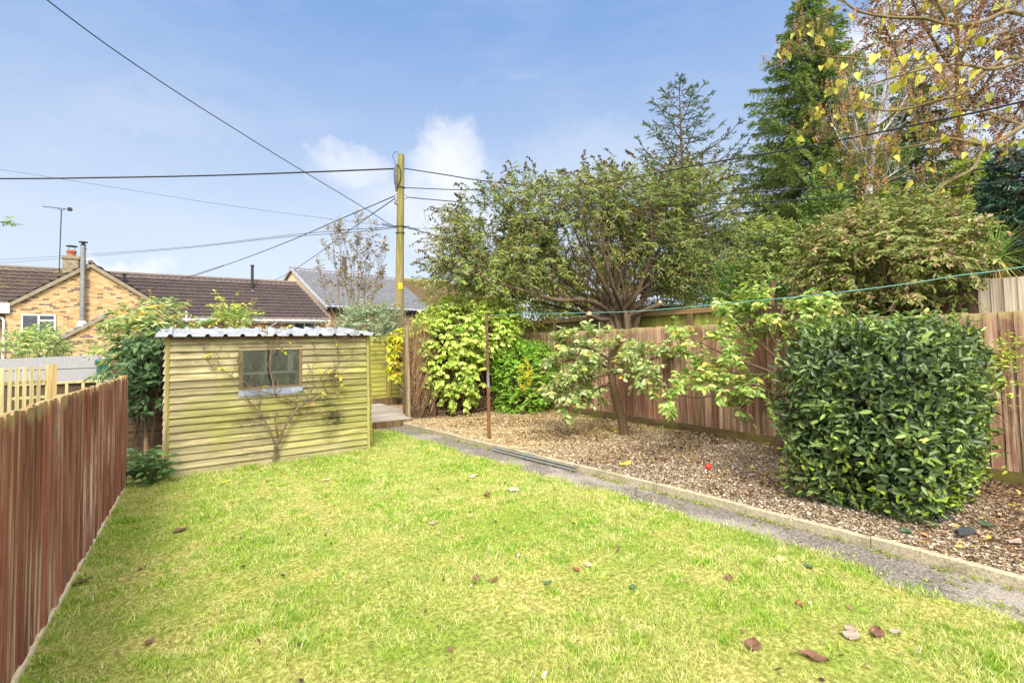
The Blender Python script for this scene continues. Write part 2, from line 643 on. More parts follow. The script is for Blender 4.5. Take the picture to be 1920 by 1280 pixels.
# concrete edging laid in lengths, joints showing, between path and bed
t = T('kerb_concrete')
o = t.obj()
n1 = t.noise(o, 60, 7, .7)
n2 = t.noise(o, 4, 5, .6)
k = t.ramp(n1, [(.3, c(118, 108, 86)), (.55, c(166, 155, 128)), (.75, c(200, 190, 160))])
k = t.mix(t.math('MULTIPLY', t.step(n2, .5, .66), .6), k, c(104, 100, 70))
kerb_m = t.bsdf(k, .9, t.bump(n1, .6, .006), .2)
mb = MB()
y = -1.2
while y < 8.9:
    y2 = min(y + .915, 8.92)
    nseg = 4
    tilt = random.uniform(-.006, .006)
    for i in range(nseg):
        ya, yb = y + (y2 - y) * i / nseg + (.003 if i == 0 else 0), y + (y2 - y) * (i + 1) / nseg - (.003 if i == nseg - 1 else 0)
        xa, xb = xk(ya) + tilt, xk(yb) + tilt
        z = .085 + tilt
        prof = lambda x: [(x, 0, -.03), (x + .052, 0, -.03), (x + .052, 0, z - .006), (x + .044, 0, z), (x + .01, 0, z), (x, 0, z - .008)]
        A = [(p[0], ya, p[2]) for p in prof(xa)]
        B = [(p[0], yb, p[2]) for p in prof(xb)]
        n = 6
        fc = [(j, (j + 1) % n, n + (j + 1) % n, n + j) for j in range(n)]
        if i == 0:
            fc.append(tuple(range(n - 1, -1, -1)))
        if i == nseg - 1:
            fc.append(tuple(range(n, 2 * n)))
        mb.add(A + B, fc)
    y = y2
setting('kerb', mb, kerb_m)

# gravel and bark bed
zbed = lambda x, y: .052 + .018 * math.sin(x * 3.1 + y * 1.7) * math.sin(y * 2.3) + .01 * math.sin(x * 11 + y * 7)
t = T('bed_soil')
o = t.obj()
vv = t.n('TexVoronoi', {'Vector': o, 'Scale': 60.})
k = t.ramp(t.n('SeparateColor', {0: vv.outputs[1]}).outputs[0], [(0., c(84, 66, 50)), (.4, c(136, 110, 82)), (.75, c(180, 154, 118)), (1., c(214, 192, 154))])
bed_m = t.bsdf(k, .95, t.bump(vv.outputs[0], .9, .02), .2)
setting('gravel_bed', strip(np.linspace(-1.5, 12., 110), lambda y: xk(min(y, 8.9)) + .05 if y < 9 else 3.8, lambda y: XR + .05, zbed, 22), bed_m)

N = 135000
yy = 9.4 - 9.8 * rng.random(N) ** .8
xx = xk(yy) + .06 + rng.random(N) * (XR - xk(yy) - .08)
zz = np.array([zbed(a, b) for a, b in zip(xx, yy)]) + .004 + .01 * rng.random(N)
pos = np.stack([xx, yy, zz], 1)
nrm = unit(UP + rvec(N) * .55)
d = unit(rvec(N) * np.array([1, 1, .25]))
big = rng.random(N) < .35
L = np.where(big, .024, .0125) * (.6 + .9 * rng.random(N))
t = T('chippings')
k = t.ramp(t.isl(), [(0., c(60, 49, 41)), (.2, c(97, 82, 68)), (.42, c(131, 114, 96)), (.64, c(160, 143, 120)), (.86, c(187, 171, 147)), (.96, c(214, 203, 182)), (1., c(104, 94, 82))])
# far end: sunlight put into the pale straw colour; near the hedge dark bark
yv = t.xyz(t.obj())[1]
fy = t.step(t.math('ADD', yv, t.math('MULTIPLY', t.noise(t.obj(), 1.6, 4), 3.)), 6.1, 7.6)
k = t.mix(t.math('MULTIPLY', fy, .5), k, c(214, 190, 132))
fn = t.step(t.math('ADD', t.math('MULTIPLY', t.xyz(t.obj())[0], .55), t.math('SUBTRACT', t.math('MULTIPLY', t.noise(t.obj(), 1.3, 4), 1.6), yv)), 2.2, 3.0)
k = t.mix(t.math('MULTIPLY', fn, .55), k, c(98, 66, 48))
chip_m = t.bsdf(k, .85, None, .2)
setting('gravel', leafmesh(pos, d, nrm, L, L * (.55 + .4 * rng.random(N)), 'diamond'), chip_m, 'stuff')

# leaf litter over the bed and under the shrubs
N = 9500
yy = 9.3 - 9.6 * rng.random(N)
xx = xk(yy) + .07 + rng.random(N) ** .8 * (XR - xk(yy) - .1)
pos = np.stack([xx, yy, np.array([zbed(a, b) for a, b in zip(xx, yy)]) + .02], 1)
kp = gapfield(pos, 1.6, 2.) > -.3 * np.clip(1.2 - (6.85 - pos[:, 0]) * .5, -.6, 1.2)
pos = pos[kp]
N = len(pos)
L = .045 * (.4 + 1. * rng.random(N))
lit_m = leaf_mat('leaf_litter', [(0, c(62, 42, 30)), (.3, c(98, 70, 48)), (.6, c(132, 98, 66)), (.84, c(166, 134, 88)), (.95, c(190, 158, 70)), (1, c(112, 116, 50))], .8, .15)
setting('fallen_leaves', leafmesh(pos, unit(rvec(N) * np.array([1, 1, .3])), unit(UP + rvec(N) * .6), L, L * .55, 'oval'), lit_m, 'stuff')

# ------------------------------------------------------------------ grass
def blades(xx, yy, Lb, Wb, lean=.7):
    n = len(xx)
    pos = np.stack([xx, yy, np.full(n, -.004)], 1)
    d = unit(UP + rvec(n) * np.array([1, 1, .2]) * lean)
    nr = unit(rvec(n) + np.array([0, 0, .01]))
    return leafmesh(pos, d, nr, Lb, Wb, 'blade')


gs = []
N = 420000
yy = .4 + 8.4 * rng.random(N) ** 1.25
xx = -.66 + 4.45 * rng.random(N)
dep = (np.stack([xx, yy], 1) @ FH[:2])
lat = (np.stack([xx, yy], 1) @ RH[:2])
ok = (dep > 1.7) & (np.abs(lat) < dep * 1.15 + .25) & (xx > XF(yy) + .01) & (xx < xpl(yy) + .035 + .03 * rng.normal(size=N)) & ~((yy > 7.2) & (xx > -.5) & (xx < 2.4)) & ~((yy > 7.1) & (xx < -.1))
ok &= rng.random(N) < np.clip(5.2 / dep, 0, 1)
xx, yy, dep = xx[ok], yy[ok], dep[ok]
pz = np.stack([xx, yy, yy * 0], 1)
lush = np.clip(gapfield(pz, 2.3, 5.) * .7 + .4 + gapfield(pz, 8.7, 1.) * .7 + gapfield(pz, 23., 4.) * .5, 0, 1.6)
Lb = (.020 + .026 * rng.random(len(xx))) * (.55 + .75 * lush)
gs.append(blades(xx, yy, Lb, (.0032 + .0030 * rng.random(len(xx))) * np.clip(dep / 3.4, .8, 2.2), .85))
# tufts: taller clumps scattered about, thick along the fence, the shed and the path edge
tc = []
for i in range(240):
    y0 = .6 + 6.6 * random.random()
    tc.append((random.uniform(XF(y0) + .1, float(xpl(y0)) - .1), y0, random.uniform(.6, 1.15), random.randint(18, 46), random.uniform(.05, .11)))
for i in range(120):
    y0 = random.uniform(2.2, 7.1)
    tc.append((XF(y0) + .03 + abs(random.gauss(0, .05)), y0, random.uniform(.7, 1.6), random.randint(14, 34), .05))
for i in range(260):
    y0 = random.uniform(.3, 8.6)
    tc.append((float(xpl(y0)) + .03 - abs(random.gauss(0, .06)), y0, random.uniform(.7, 1.45), random.randint(14, 36), .05))
for i in range(90):
    x0 = random.uniform(-.1, 2.5)
    tc.append((x0, 7.15 - abs(random.gauss(0, .06)), random.uniform(.9, 2.0), random.randint(14, 40), .05))
for (x, y, z) in (G(75, 1205), G(1130, 1255), G(230, 1070), G(485, 1180), G(150, 1040), G(1860, 1240), G(565, 1215), G(250, 980), G(520, 880)):
    for j in range(4):
        tc.append((x + random.gauss(0, .03), y + random.gauss(0, .03), random.uniform(1.1, 1.7), 50, .05))
bx, by, bl = [], [], []
for (x, y, s, n, sp) in tc:
    bx.append(x + rng.normal(size=n) * sp)
    by.append(y + rng.normal(size=n) * sp)
    bl.append(.05 * s * (.6 + .7 * rng.random(n)))
bx, by, bl = map(np.concatenate, (bx, by, bl))
ok = (bx > XF(by) + .008) & ~((by > 7.22) & (bx > -.1) & (bx < 2.36))
gs.append(blades(bx[ok], by[ok], bl[ok], .0042 * (.7 + .6 * rng.random(ok.sum())), .75))
t = T('grass_blade')
o = t.obj()
r = t.isl()
g = t.ramp(r, [(0., c(80, 116, 26)), (.22, c(116, 154, 36)), (.5, c(150, 186, 50)), (.76, c(180, 204, 72)), (.9, c(208, 208, 118)), (1., c(238, 228, 178))])
s_ = t.ramp(r, [(0., c(156, 170, 66)), (.3, c(198, 196, 104)), (.65, c(222, 208, 146)), (1., c(238, 224, 184))])
pf = t.step(t.math('ADD', t.math('MULTIPLY', t.noise(o, 1.05, 5, .6), .5), t.math('MULTIPLY', t.noise(o, 5.5, 4, .6), .5)), .455, .545)
k = t.mix(t.math('MULTIPLY', pf, .68), g, s_)
k = t.mix(t.math('MULTIPLY', t.step(t.noise(t.addv(o, (5, 2, 0)), 2.6, 4, .6), .55, .66), .4), k, c(102, 164, 30))
fn1 = t.noise(t.addv(o, (1, 8, 0)), 17., 4, .65)
k = t.mix(t.math('MULTIPLY', t.step(fn1, .52, .66), .6), k, c(98, 156, 28))
k = t.mix(t.math('MULTIPLY', t.step(fn1, .46, .34), .6), k, c(226, 212, 150))
grass_m = t.bsdf(k, .55, None, .3, trans=.35)
setting('grass', merge(*gs), grass_m, 'stuff')

# small scraps of leaf and twig trodden into the lawn
N = 420
yy = 1. + 6.2 * rng.random(N) ** 1.1
xx = XF(yy) + .1 + rng.random(N) ** .75 * (xpl(yy) - XF(yy) - .15)
pos = np.stack([xx, yy, .016 + .016 * rng.random(N)], 1)
L = .028 * (.4 + 1.1 * rng.random(N) ** 1.5)
scrap_m = leaf_mat('lawn_scraps', [(0, c(52, 40, 30)), (.35, c(92, 66, 48)), (.6, c(130, 98, 70)), (.8, c(172, 148, 116)), (.92, c(210, 196, 164)), (1, c(70, 86, 50))], .8, .15)
setting('leaf_litter', leafmesh(pos, unit(rvec(N) * np.array([1, 1, .4])), unit(UP + rvec(N) * .8), L, L * .6, 'oval'), scrap_m, 'stuff')

# moss and small weeds along the foot of the fence, the kerb joints and the path edge
ps = []
for i in range(300):
    y0 = random.uniform(.8, 9.)
    ps.append((XR - .06 - abs(random.gauss(0, .07)), y0, .06))
for i in range(130):
    y0 = random.uniform(.6, 8.8)
    ps.append((float(xk(y0)) - .01 - abs(random.gauss(0, .03)), y0, .012))
for i in range(50):
    y0 = random.uniform(.6, 8.8)
    ps.append((float(xk(y0)) - random.uniform(.05, .4), y0, .012))
ps = np.array([p for p in ps if gapfield(np.array([p]), 1.7, 8.)[0] > -.05])
pos = np.repeat(ps, 16, 0) + rng.normal(size=(len(ps) * 16, 3)) * np.array([.022, .04, .004])
N = len(pos)
L = .016 * (.6 + .9 * rng.random(N))
weed_m = leaf_mat('moss_weed', [(0, c(88, 96, 30)), (.5, c(128, 140, 44)), (.9, c(160, 168, 62)), (1, c(110, 130, 54))], .8, .2)
setting('weeds', leafmesh(pos, unit(UP * .5 + rvec(N)), unit(UP + rvec(N) * .8), L, L * .6, 'oval'), weed_m, 'stuff')
# ------------------------------------------------------------------ fences
fence_red = wood('fence_boards_red', (c(80, 47, 38), c(128, 78, 60), c(168, 116, 94)), 'z', 38, c(220, 194, 168), .8, c(172, 156, 104), 1.38, 1.48, .5)
fence_tan = wood('fence_boards_tan', (c(74, 53, 42), c(132, 101, 79), c(182, 153, 122)), 'z', 34, c(224, 204, 170), .75, c(170, 160, 104), 1.84, 2.0, .7, patch=(c(112, 66, 52), 1.1, .6))
timber_dark = wood('gravel_board', (c(58, 46, 32), c(86, 70, 48), c(112, 94, 64)), 'y', 22, None, 0, None, 0, 0, .3, patch=(c(104, 100, 44), 3., .7))
timber_green = wood('green_timber', (c(88, 84, 44), c(138, 130, 70), c(176, 164, 100)), 'z', 30, c(200, 186, 140), .4)
timber_grey = wood('grey_timber', (c(104, 92, 76), c(158, 144, 122), c(200, 188, 166)), 'z', 34, c(226, 216, 196), .5, None, 0, 0, .5)
timber_brown = wood('brown_post', (c(66, 50, 36), c(106, 84, 58), c(140, 118, 84)), 'z', 34, c(168, 150, 116), .4)
lap_m = wood('lap_panel', (c(96, 96, 40), c(146, 142, 66), c(186, 176, 98)), 'x', 26, None, 0, None, 0, 0, .35)
lap_dark = wood('lap_panel_brown', (c(50, 40, 30), c(78, 62, 44), c(100, 82, 58)), 'x', 26)


def fence_boards(p, q, h, z0, bw, th=.018, ox=.004, jit=.006, nrm=(1, 0, 0), wedge=True):
    """vertical boards from p to q; faces nrm"""
    p, q, nrm = np.array(p, float), np.array(q, float), np.array(nrm, float)
    d = q - p
    Ln = np.linalg.norm(d)
    d /= Ln
    n = int(Ln / bw)
    bw = Ln / n
    mb = MB()
    for i in range(n):
        a = p + d * (i * bw + ox / 2)
        b = p + d * ((i + 1) * bw - ox / 2)
        o = nrm * random.uniform(-.003, .003)
        t1, t2 = (th, th * .4) if wedge else (th, th)
        zt = z0 + h + random.uniform(-jit, jit)
        a, b = a + o, b + o
        lo = [a - nrm * .004, b - nrm * .004, b + nrm * t2, a + nrm * t1]
        mb.hexa([x + UP * z0 for x in lo], [x + UP * zt for x in lo])
    return mb


# the red boarded fence on the left
A = np.array([-.47, 7.1, 0.])
B = np.array([XF(1.2) - .01, 1.2, 0.])
f1 = thing('wooden_fence', 'dark red-brown boarded fence with pale worn streaks along the lawn edge, beside the shed', 'fence', (B + A) / 2)
mb = MB()
d = A - B
Ln = np.linalg.norm(d)
d /= Ln
n = int(Ln / .062)
for i in range(n):                                   # narrow ribbed strips
    a = B + d * (Ln * i / n + .0015)
    b = B + d * (Ln * (i + 1) / n - .0015)
    ox = np.array([random.choice([0, .005, .010, .018]), 0, 0])
    zt = 1.262 + .01 * math.sin(i * .05) + random.uniform(-.008, .006)
    lo = [a + ox, b + ox, b - np.array([.02, 0, 0]), a - np.array([.02, 0, 0])]
    mb.hexa([x + UP * .035 for x in lo], [x + UP * zt for x in lo])
part('boards', mb, fence_red, f1)
mb = MB()
mb.bar(B - np.array([.05, 0, 0]) + UP * 1.06, A - np.array([.05, 0, 0]) + UP * 1.06, .05, .08)
mb.bar(B - np.array([.05, 0, 0]) + UP * .3, A - np.array([.05, 0, 0]) + UP * .3, .05, .08)
part('rail', mb, timber_brown, f1)
part('base_strip', MB().bar(B + np.array([.006, 0, .012]), A + np.array([.006, 0, .012]), .028, .05), plain('pale_batten', c(206, 190, 156), .9, sc=30), f1)
part('end_post', MB().box((A[0] - .07, A[1] - .005, 0), (A[0] + .016, A[1] + .065, 1.262)), timber_green, f1)

# the closeboard fence on the right
f2 = thing('wooden_fence', 'tall closeboard fence of faded red and tan boards behind the gravel bed', 'fence', (XR, 5, 0))
mb = fence_boards((XR, 10.3, 0), (XR, -.6, 0), 1.58, .185, .112, .028, .009, .010, (-1, 0, 0))
part('boards', mb, fence_tan, f2)
part('gravel_board', MB().box((XR - .045, -.6, -.02), (XR - .006, 10.3, .18)), timber_dark, f2)
for z in (.4, .95, 1.5):
    part('rail', MB().box((XR + .01, -.6, z), (XR + .09, 10.3, z + .08)), timber_brown, f2)
for y in (9.4, 6.6, 3.8, 1.0):
    part('post', MB().box((XR + .09, y - .05, 0), (XR + .19, y + .05, 1.72)), timber_brown, f2)

# the green panels of the next garden
XN = 9.75
f3 = thing('panel_fence', 'algae-green panel fence with dark leaning posts, seen above the closeboard fence behind the big shrub', 'fence', (XN, 9, 0))
pan_g = wood('panel_green', (c(84, 88, 38), c(134, 134, 62), c(172, 166, 90)), 'z', 24, None, 0, None, 0, 0, .3)
cap_m = wood('mossy_cap', (c(88, 72, 46), c(132, 108, 70), c(166, 142, 92)), 'y', 20)
mb = fence_boards((XN, 9.9, 0), (XN, 5.9, 0), 2.0, .15, .1, .018, .002, .004, (-1, 0, 0))
part('panel', mb, pan_g, f3)
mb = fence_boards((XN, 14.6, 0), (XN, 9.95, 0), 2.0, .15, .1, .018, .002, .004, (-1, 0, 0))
part('panel', mb, wood('panel_shaded_green', (c(58, 58, 30), c(92, 90, 46), c(124, 116, 62)), 'z', 24), f3)  # darker copy of the green panels, shade put into its colour
part('top_rail', MB().box((XN - .09, 5.9, 2.13), (XN + .02, 9.9, 2.25)), cap_m, f3)
part('top_rail', MB().box((XN - .09, 9.95, 2.13), (XN + .02, 14.6, 2.25)), timber_brown, f3)
part('rail', MB().box((XN - .07, 5.9, 1.62), (XN - .022, 14.6, 1.69)), timber_brown, f3)
for y, ln in ((8.5, .14), (6.9, 0), (11.7, 0), (14.0, 0)):
    part('post', MB().bar((XN - .12, y + ln, 0), (XN - .12, y, 2.14), .09, .1, (1, 0, 0)), timber_brown, f3)
f4 = thing('panel_fence', 'bleached grey closeboard fence under the cabbage palm, at the right above the hedge', 'fence', (9.2, 1.6, 0))
mb = fence_boards((9.2, 1.95, 0), (9.2, -.8, 0), 2.1, .2, .13, .018, .002, .01, (-1, 0, 0))
part('boards', mb, timber_grey, f4)
mb = fence_boards((9.2, 5.6, 0), (9.2, 1.95, 0), 1.95, .2, .13, .018, .002, .01, (-1, 0, 0))
part('boards', mb, lap_dark, f4, label='boards coloured dark for the deep shade under the overhanging shrub')  # the dark brown carries the deep shade under the shrub
part('rail', MB().box((9.22, -.8, 1.3), (9.29, 5.6, 1.38)), timber_brown, f4)

# lap panel beyond the deck
f5 = thing('lap_fence', 'mossy yellow-green lap panel fence behind the timber deck, right of the shed', 'fence', (4.2, 12.2, 0))
for x0, x1, mm in ((3.0, 4.42, lap_m), (4.54, 6.1, lap_m)):
    mb = MB()
    for i in range(14):
        z = .18 + i * .112
        mb.hexa([(x0, 12.2 - .024, z), (x1, 12.2 - .024, z), (x1, 12.2, z), (x0, 12.2, z)], [(x0, 12.2 - .008, z + .122), (x1, 12.2 - .008, z + .122), (x1, 12.21, z + .122), (x0, 12.21, z + .122)])
    part('panel', mb, mm, f5)
for x in (3.0, 4.48):
    part('post', MB().box((x - .055, 12.13, 0), (x + .055, 12.24, 1.8)), timber_green, f5)

f6 = thing('lap_fence', 'dark brown lap panel fence in the shaded gap between the red fence and the shed', 'fence', (-.4, 8.9, 0))
mb = MB()
for i in range(12):
    z = .08 + i * .105
    mb.hexa([(-.66, 8.9 - .024, z), (-.13, 8.9 - .024, z), (-.13, 8.9, z), (-.66, 8.9, z)], [(-.66, 8.9 - .008, z + .115), (-.13, 8.9 - .008, z + .115), (-.13, 8.91, z + .115), (-.66, 8.91, z + .115)])
part('panel', mb, lap_dark, f6)
part('post', MB().box((-.74, 8.87, 0), (-.66, 8.95, 1.4)), timber_brown, f6)

# ------------------------------------------------------------------ next door on the left: picket fence, low outbuilding, bin
pk = wood('picket_timber', (c(128, 116, 72), c(180, 166, 116), c(214, 202, 156)), 'z', 30, c(228, 218, 184), .4)
p0, p1 = P(-40, 697, 8.6), P(86, 687, 9.4)
p0, p1 = p0 * np.array([1, 1, 0]), p1 * np.array([1, 1, 0])
f7 = thing('picket_fence', 'pale weathered picket fence ending at a square post, beyond the red fence', 'fence', (p0 + p1) / 2)
d = p1 - p0
Ln = np.linalg.norm(d)
d /= Ln
sd = np.array([d[1], -d[0], 0])
mb = MB()
k = int(Ln / .098)
for i in range(k):
    a = p0 + d * (Ln * i / k)
    mb.bar(a + UP * .1, a + UP * 1.27, .022, .05, d)
part('pickets', mb, pk, f7)
for z in (.4, .98):
    part('rail', MB().bar(p0 - sd * .03 + UP * z, p1 - sd * .03 + UP * z, .03, .07), pk, f7)
part('post', MB().bar(p1 + d * .08, p1 + d * .08 + UP * 1.3, .13, .13, d), wood('post_timber', (c(140, 116, 70), c(184, 158, 104), c(210, 188, 140)), 'z', 26), f7)

p0, p1 = P(97, 718, 10.6), P(196, 714, 11.2)
z1 = p0[2]
p0, p1 = p0 * np.array([1, 1, 0]), p1 * np.array([1, 1, 0])
f8 = thing('rail_fence', 'low timber rail fence with spaced uprights in front of the grey felt roof', 'fence', (p0 + p1) / 2)
d = unit(p1 - p0)
for z, h in ((z1, .05), (z1 - .28, .05)):
    part('rail', MB().bar(p0 - d * .6 + UP * z, p1 + d * .4 + UP * z, .04, h), pk, f8)
for i in range(7):
    a = p0 - d * .3 + d * .27 * i
    part('upright', MB().bar(a, a + UP * (z1 - .03), .035, .05, d), pk, f8)

# low outbuilding with grey felt roof slope towards us
t = T('grey_felt')
o = t.obj()
n1 = t.noise(o, 40, 7, .7)
k = t.ramp(n1, [(.3, c(92, 90, 88)), (.55, c(122, 120, 118)), (.75, c(146, 144, 141))])
k = t.mix(t.math('MULTIPLY', t.step(t.noise(o, 3, 5, .6), .5, .7), .4), k, c(120, 118, 108))
felt = t.bsdf(k, .95, t.bump(n1, .5, .006), .1)
white = plain('white_paint', c(196, 195, 190), .6, var=.07, sc=14)
e0, e1 = P(-60, 722, 11.9), P(190, 716, 11.9)
r0_, r1_ = P(-60, 676, 12.5), P(194, 665, 12.5)
ob = thing('outbuilding', 'low outbuilding with a pale grey felt roof and white verge board beside the green bin', 'outbuilding', (e0 + e1) / 2 * np.array([1, 1, 0]))
for nm, a, b in (('roof_felt', 0., .50), ('roof_felt', .515, 1.)):
    q = [e0 + (r0_ - e0) * a, e1 + (r1_ - e1) * a, e1 + (r1_ - e1) * b, e0 + (r0_ - e0) * b]
    nn = unit(np.cross(q[1] - q[0], q[3] - q[0]))
    if b == .50:
        q = [x - nn * 0 for x in q]
    part(nm, MB().prism([x + nn * (.012 if a > .1 else 0) for x in q], -nn * .04), felt, ob)
back = (r1_ - e1) * np.array([1, 1, 0])
bk = unit(back)
part('wall', MB().prism([e0 * np.array([1, 1, 0]) + bk * .12, e1 * np.array([1, 1, 0]) + bk * .12, e1 + bk * .12 - UP * .02, e0 + bk * .12 - UP * .02], bk * 1.2), lap_dark, ob)
part('verge_board', MB().prism([e1 + UP * .02, e1 - UP * .1, r1_ - UP * .08, r1_ + UP * .045], unit(e1 - e0) * .03), white, ob)

bp = P(206, 690, 12.1)
gb = thing('compost_bin', 'dark green plastic bin standing beside the grey roofed outbuilding', 'bin', bp * np.array([1, 1, 0]))
gm = plain('green_plastic', c(24, 78, 72), .45, var=.12, sc=4)
mb = MB().lathe(bp * np.array([1, 1, 0]), [(.30, 0), (.29, .1), (.26, .9), (.25, 1.2), (.26, 1.21), (.26, 1.25)], 20)
part('body', mb, gm, gb)
part('lid', MB().lathe(bp * np.array([1, 1, 0]), [(.285, 1.25), (.29, 1.27), (.29, 1.3), (.26, 1.335), (.08, 1.35), (.05, 1.37)], 20), gm, gb)

# ------------------------------------------------------------------ garden shed
SX0, SX1, SY0, SY1, SH = -.10, 2.36, 7.25, 8.85, 1.68
shed = thing('garden_shed', 'small weatherboarded shed green with algae, corrugated metal roof and one square window', 'shed', (1.13, 8.05, 0))
t = T('shed_boards')
o = t.obj()
r = t.isl()
off = t.vec(t.math('MULTIPLY', r, 37.), t.math('MULTIPLY', r, 61.), t.math('MULTIPLY', r, 17.))
g1 = t.noise(t.addv(t.scale(o, (1.6, 30, 26)), off), 1., 6, .65, .5)
g2 = t.noise(t.addv(t.scale(o, (7, 90, 90)), off), 1., 4, .7)
wd = t.ramp(g1, [(.28, c(98, 90, 62)), (.5, c(144, 134, 98)), (.75, c(178, 168, 130))])
al = t.ramp(g1, [(.28, c(96, 94, 46)), (.5, c(138, 135, 74)), (.75, c(170, 164, 106))])
sp = t.xyz(o)
# green growth is thickest low down and to the right, where the climber keeps the wall damp
gr = t.math('ADD', t.math('MULTIPLY', t.noise(o, 2.2, 5, .65), .9), t.math('SUBTRACT', t.math('MULTIPLY', sp[0], .12), t.math('MULTIPLY', t.math('ABSOLUTE', t.math('SUBTRACT', sp[2], .72)), .35)))
k = t.mix(t.step(gr, .2, .46), wd, al)
k = t.mix(t.math('MULTIPLY', t.step(g2, .52, .72), .4), k, c(78, 70, 36))
tn = t.math('ADD', t.math('MULTIPLY', r, .5), .76)
k = t.mix(1., k, t.vec(tn, tn, tn), 'MULTIPLY')
# grey mould blooms (front wall only), each with its own ragged outline
mould = None
for (px_, py_, rx, rz, st) in ((625, 782, .2, .17, 1.), (618, 758, .16, .06, .8), (470, 790, .26, .10, .8), (600, 748, .3, .06, .7), (556, 750, .25, .07, .5), (350, 680, .22, .05, .55), (620, 815, .14, .14, .5), (540, 770, .2, .08, .4), (490, 815, .2, .1, .4), (345, 662, .16, .03, .7), (600, 665, .2, .04, .5), (480, 850, .3, .05, .35)):
    cc = onY(px_, py_, SY0) - np.array([1.13, 8.05, 0])
    a = t.math('DIVIDE', t.math('SUBTRACT', sp[0], cc[0]), rx)
    b = t.math('DIVIDE', t.math('SUBTRACT', sp[2], cc[2]), rz)
    f = t.math('MULTIPLY', t.step(t.math('ADD', t.math('MULTIPLY', a, a), t.math('MULTIPLY', b, b)), 1., .1), st)
    mould = f if mould is None else t.math('MAXIMUM', mould, f)
ml = t.math('MULTIPLY', mould, t.step(t.noise(t.scale(o, (1, 1, 1.6)), 13., 7, .75), .38, .54))
ml = t.math('MULTIPLY', ml, t.step(sp[1], -.6, -.75))
k = t.mix(t.math('MULTIPLY', ml, .95), k, c(44, 40, 24))
gs_ = t.math('MULTIPLY', t.step(t.noise(t.addv(t.scale(o, (1.2, 1, 5)), (2, 7, 3)), 2.2, 6, .7), .5, .66), .5)
k = t.mix(gs_, k, c(108, 98, 66))
kn = t.n('TexVoronoi', {'Vector': t.scale(o, (2.4, 1, 9)), 'Scale': 1.})
k = t.mix(t.math('MULTIPLY', t.step(kn.outputs[0], .055, .03), .8), k, c(52, 42, 26))
shed_m = t.bsdf(k, .85, t.bump(t.math('ADD', g1, t.math('MULTIPLY', g2, .6)), .6, .006), .2)

NB = 19
pz_ = SH / NB
WX0, WX1, WZ0, WZ1 = .665, 1.435, .975, 1.56


def clap(mb, p, q, z, nrm, h):
    p, q, nrm = np.array(p, float), np.array(q, float), np.array(nrm, float)
    j = random.uniform(-.002, .002)
    lo = [p + nrm * (.032 + j), q + nrm * (.032 - j), q, p]
    hi = [p + nrm * .005, q + nrm * .005, q - nrm * .004, p - nrm * .004]
    mb.hexa([v + UP * (z + j) for v in lo], [v + UP * (z + h + .012) for v in hi])


fr, sd_l, sd_r, bk_ = MB(), MB(), MB(), MB()
for i in range(NB):
    z = i * pz_ + .012
    zc = z + pz_ / 2
    segs = [(SX0 + .035, SX1 - .035)]
    if WZ0 < zc < WZ1 - .01:
        segs = [(SX0 + .035, WX0), (WX1, SX1 - .035)]
    elif z < 1.0 and random.random() < .5:
        s_ = random.uniform(.7, 1.6)
        segs = [(SX0 + .035, s_ - .001), (s_ + .001, SX1 - .035)]
    for a, b in segs:
        clap(fr, (a, SY0, 0), (b, SY0, 0), z, (0, -1, 0), pz_)
    clap(sd_l, (SX0, SY0 + .03, 0), (SX0, SY1, 0), z, (-1, 0, 0), pz_)
    clap(sd_r, (SX1, SY0 + .03, 0), (SX1, SY1, 0), z, (1, 0, 0), pz_)
    clap(bk_, (SX0, SY1, 0), (SX1, SY1, 0), z, (0, 1, 0), pz_ + (.14 if i == NB - 1 else 0))
part('front_cladding', fr, shed_m, shed)
part('side_cladding', sd_l, wood('shed_side', (c(150, 122, 100), c(196, 172, 150), c(222, 204, 186)), 'y', 26, c(232, 218, 204), .5, None), shed, label='bleached pinkish side boards')
part('side_cladding', sd_r, shed_m, shed)
part('back_cladding', bk_, shed_m, shed)
for x in (SX0 - .006, SX1 - .034):
    part('corner_post', MB().box((x, SY0 - .03, 0), (x + .04, SY0 + .012, SH - .002)), timber_green, shed)
part('side_frame', MB().box((SX1 + .026, SY0 + .12, 1.02), (SX1 + .075, SY0 + .19, SH)), timber_green, shed)
mb = MB()
for i in range(11):
    z = .1 + i * .086
    mb.hexa([(SX1 + .028, SY0 + .10, z), (SX1 + .085, SY0 + .10, z), (SX1 + .085, SY0 + .13, z), (SX1 + .028, SY0 + .13, z)], [(SX1 + .028, SY0 + .115, z + .088), (SX1 + .085, SY0 + .115, z + .088), (SX1 + .085, SY0 + .13, z + .088), (SX1 + .028, SY0 + .13, z + .088)])
part('side_boards', mb, lap_m, shed)
part('floor', MB().box((SX0 + .02, SY0 + .02, .02), (SX1 - .02, SY1 - .02, .06)), timber_brown, shed)
# window
glass_fr = plain('window_timber', c(104, 88, 62), .8, var=.25, sc=20)
win = MB()
for a, b in (((WX0, 0, WZ0 + .06), (WX0 + .045, 0, WZ1 - .032)), ((WX1 - .045, 0, WZ0 + .06), (WX1, 0, WZ1 - .032)), ((WX0, 0, WZ1 - .03), (WX1, 0, WZ1)), ((WX0, 0, WZ0 + .03), (WX1, 0, WZ0 + .058))):
    win.box((a[0], SY0 - .026, a[2]), (b[0], SY0 + .02, b[2]))
wf = part('window', win, glass_fr, shed)
t = T('window_glass')
gl = t.n('BsdfGlossy', {'Color': (.9, .95, .95, 1), 'Roughness': .02}).outputs[0]
tr = t.n('BsdfTransparent', {'Color': (.86, .89, .86, 1)}).outputs[0]
fz = t.n('Fresnel', {0: 1.5}).outputs[0]
fz = t.math('ADD', t.math('MULTIPLY', fz, 1.2), .13)
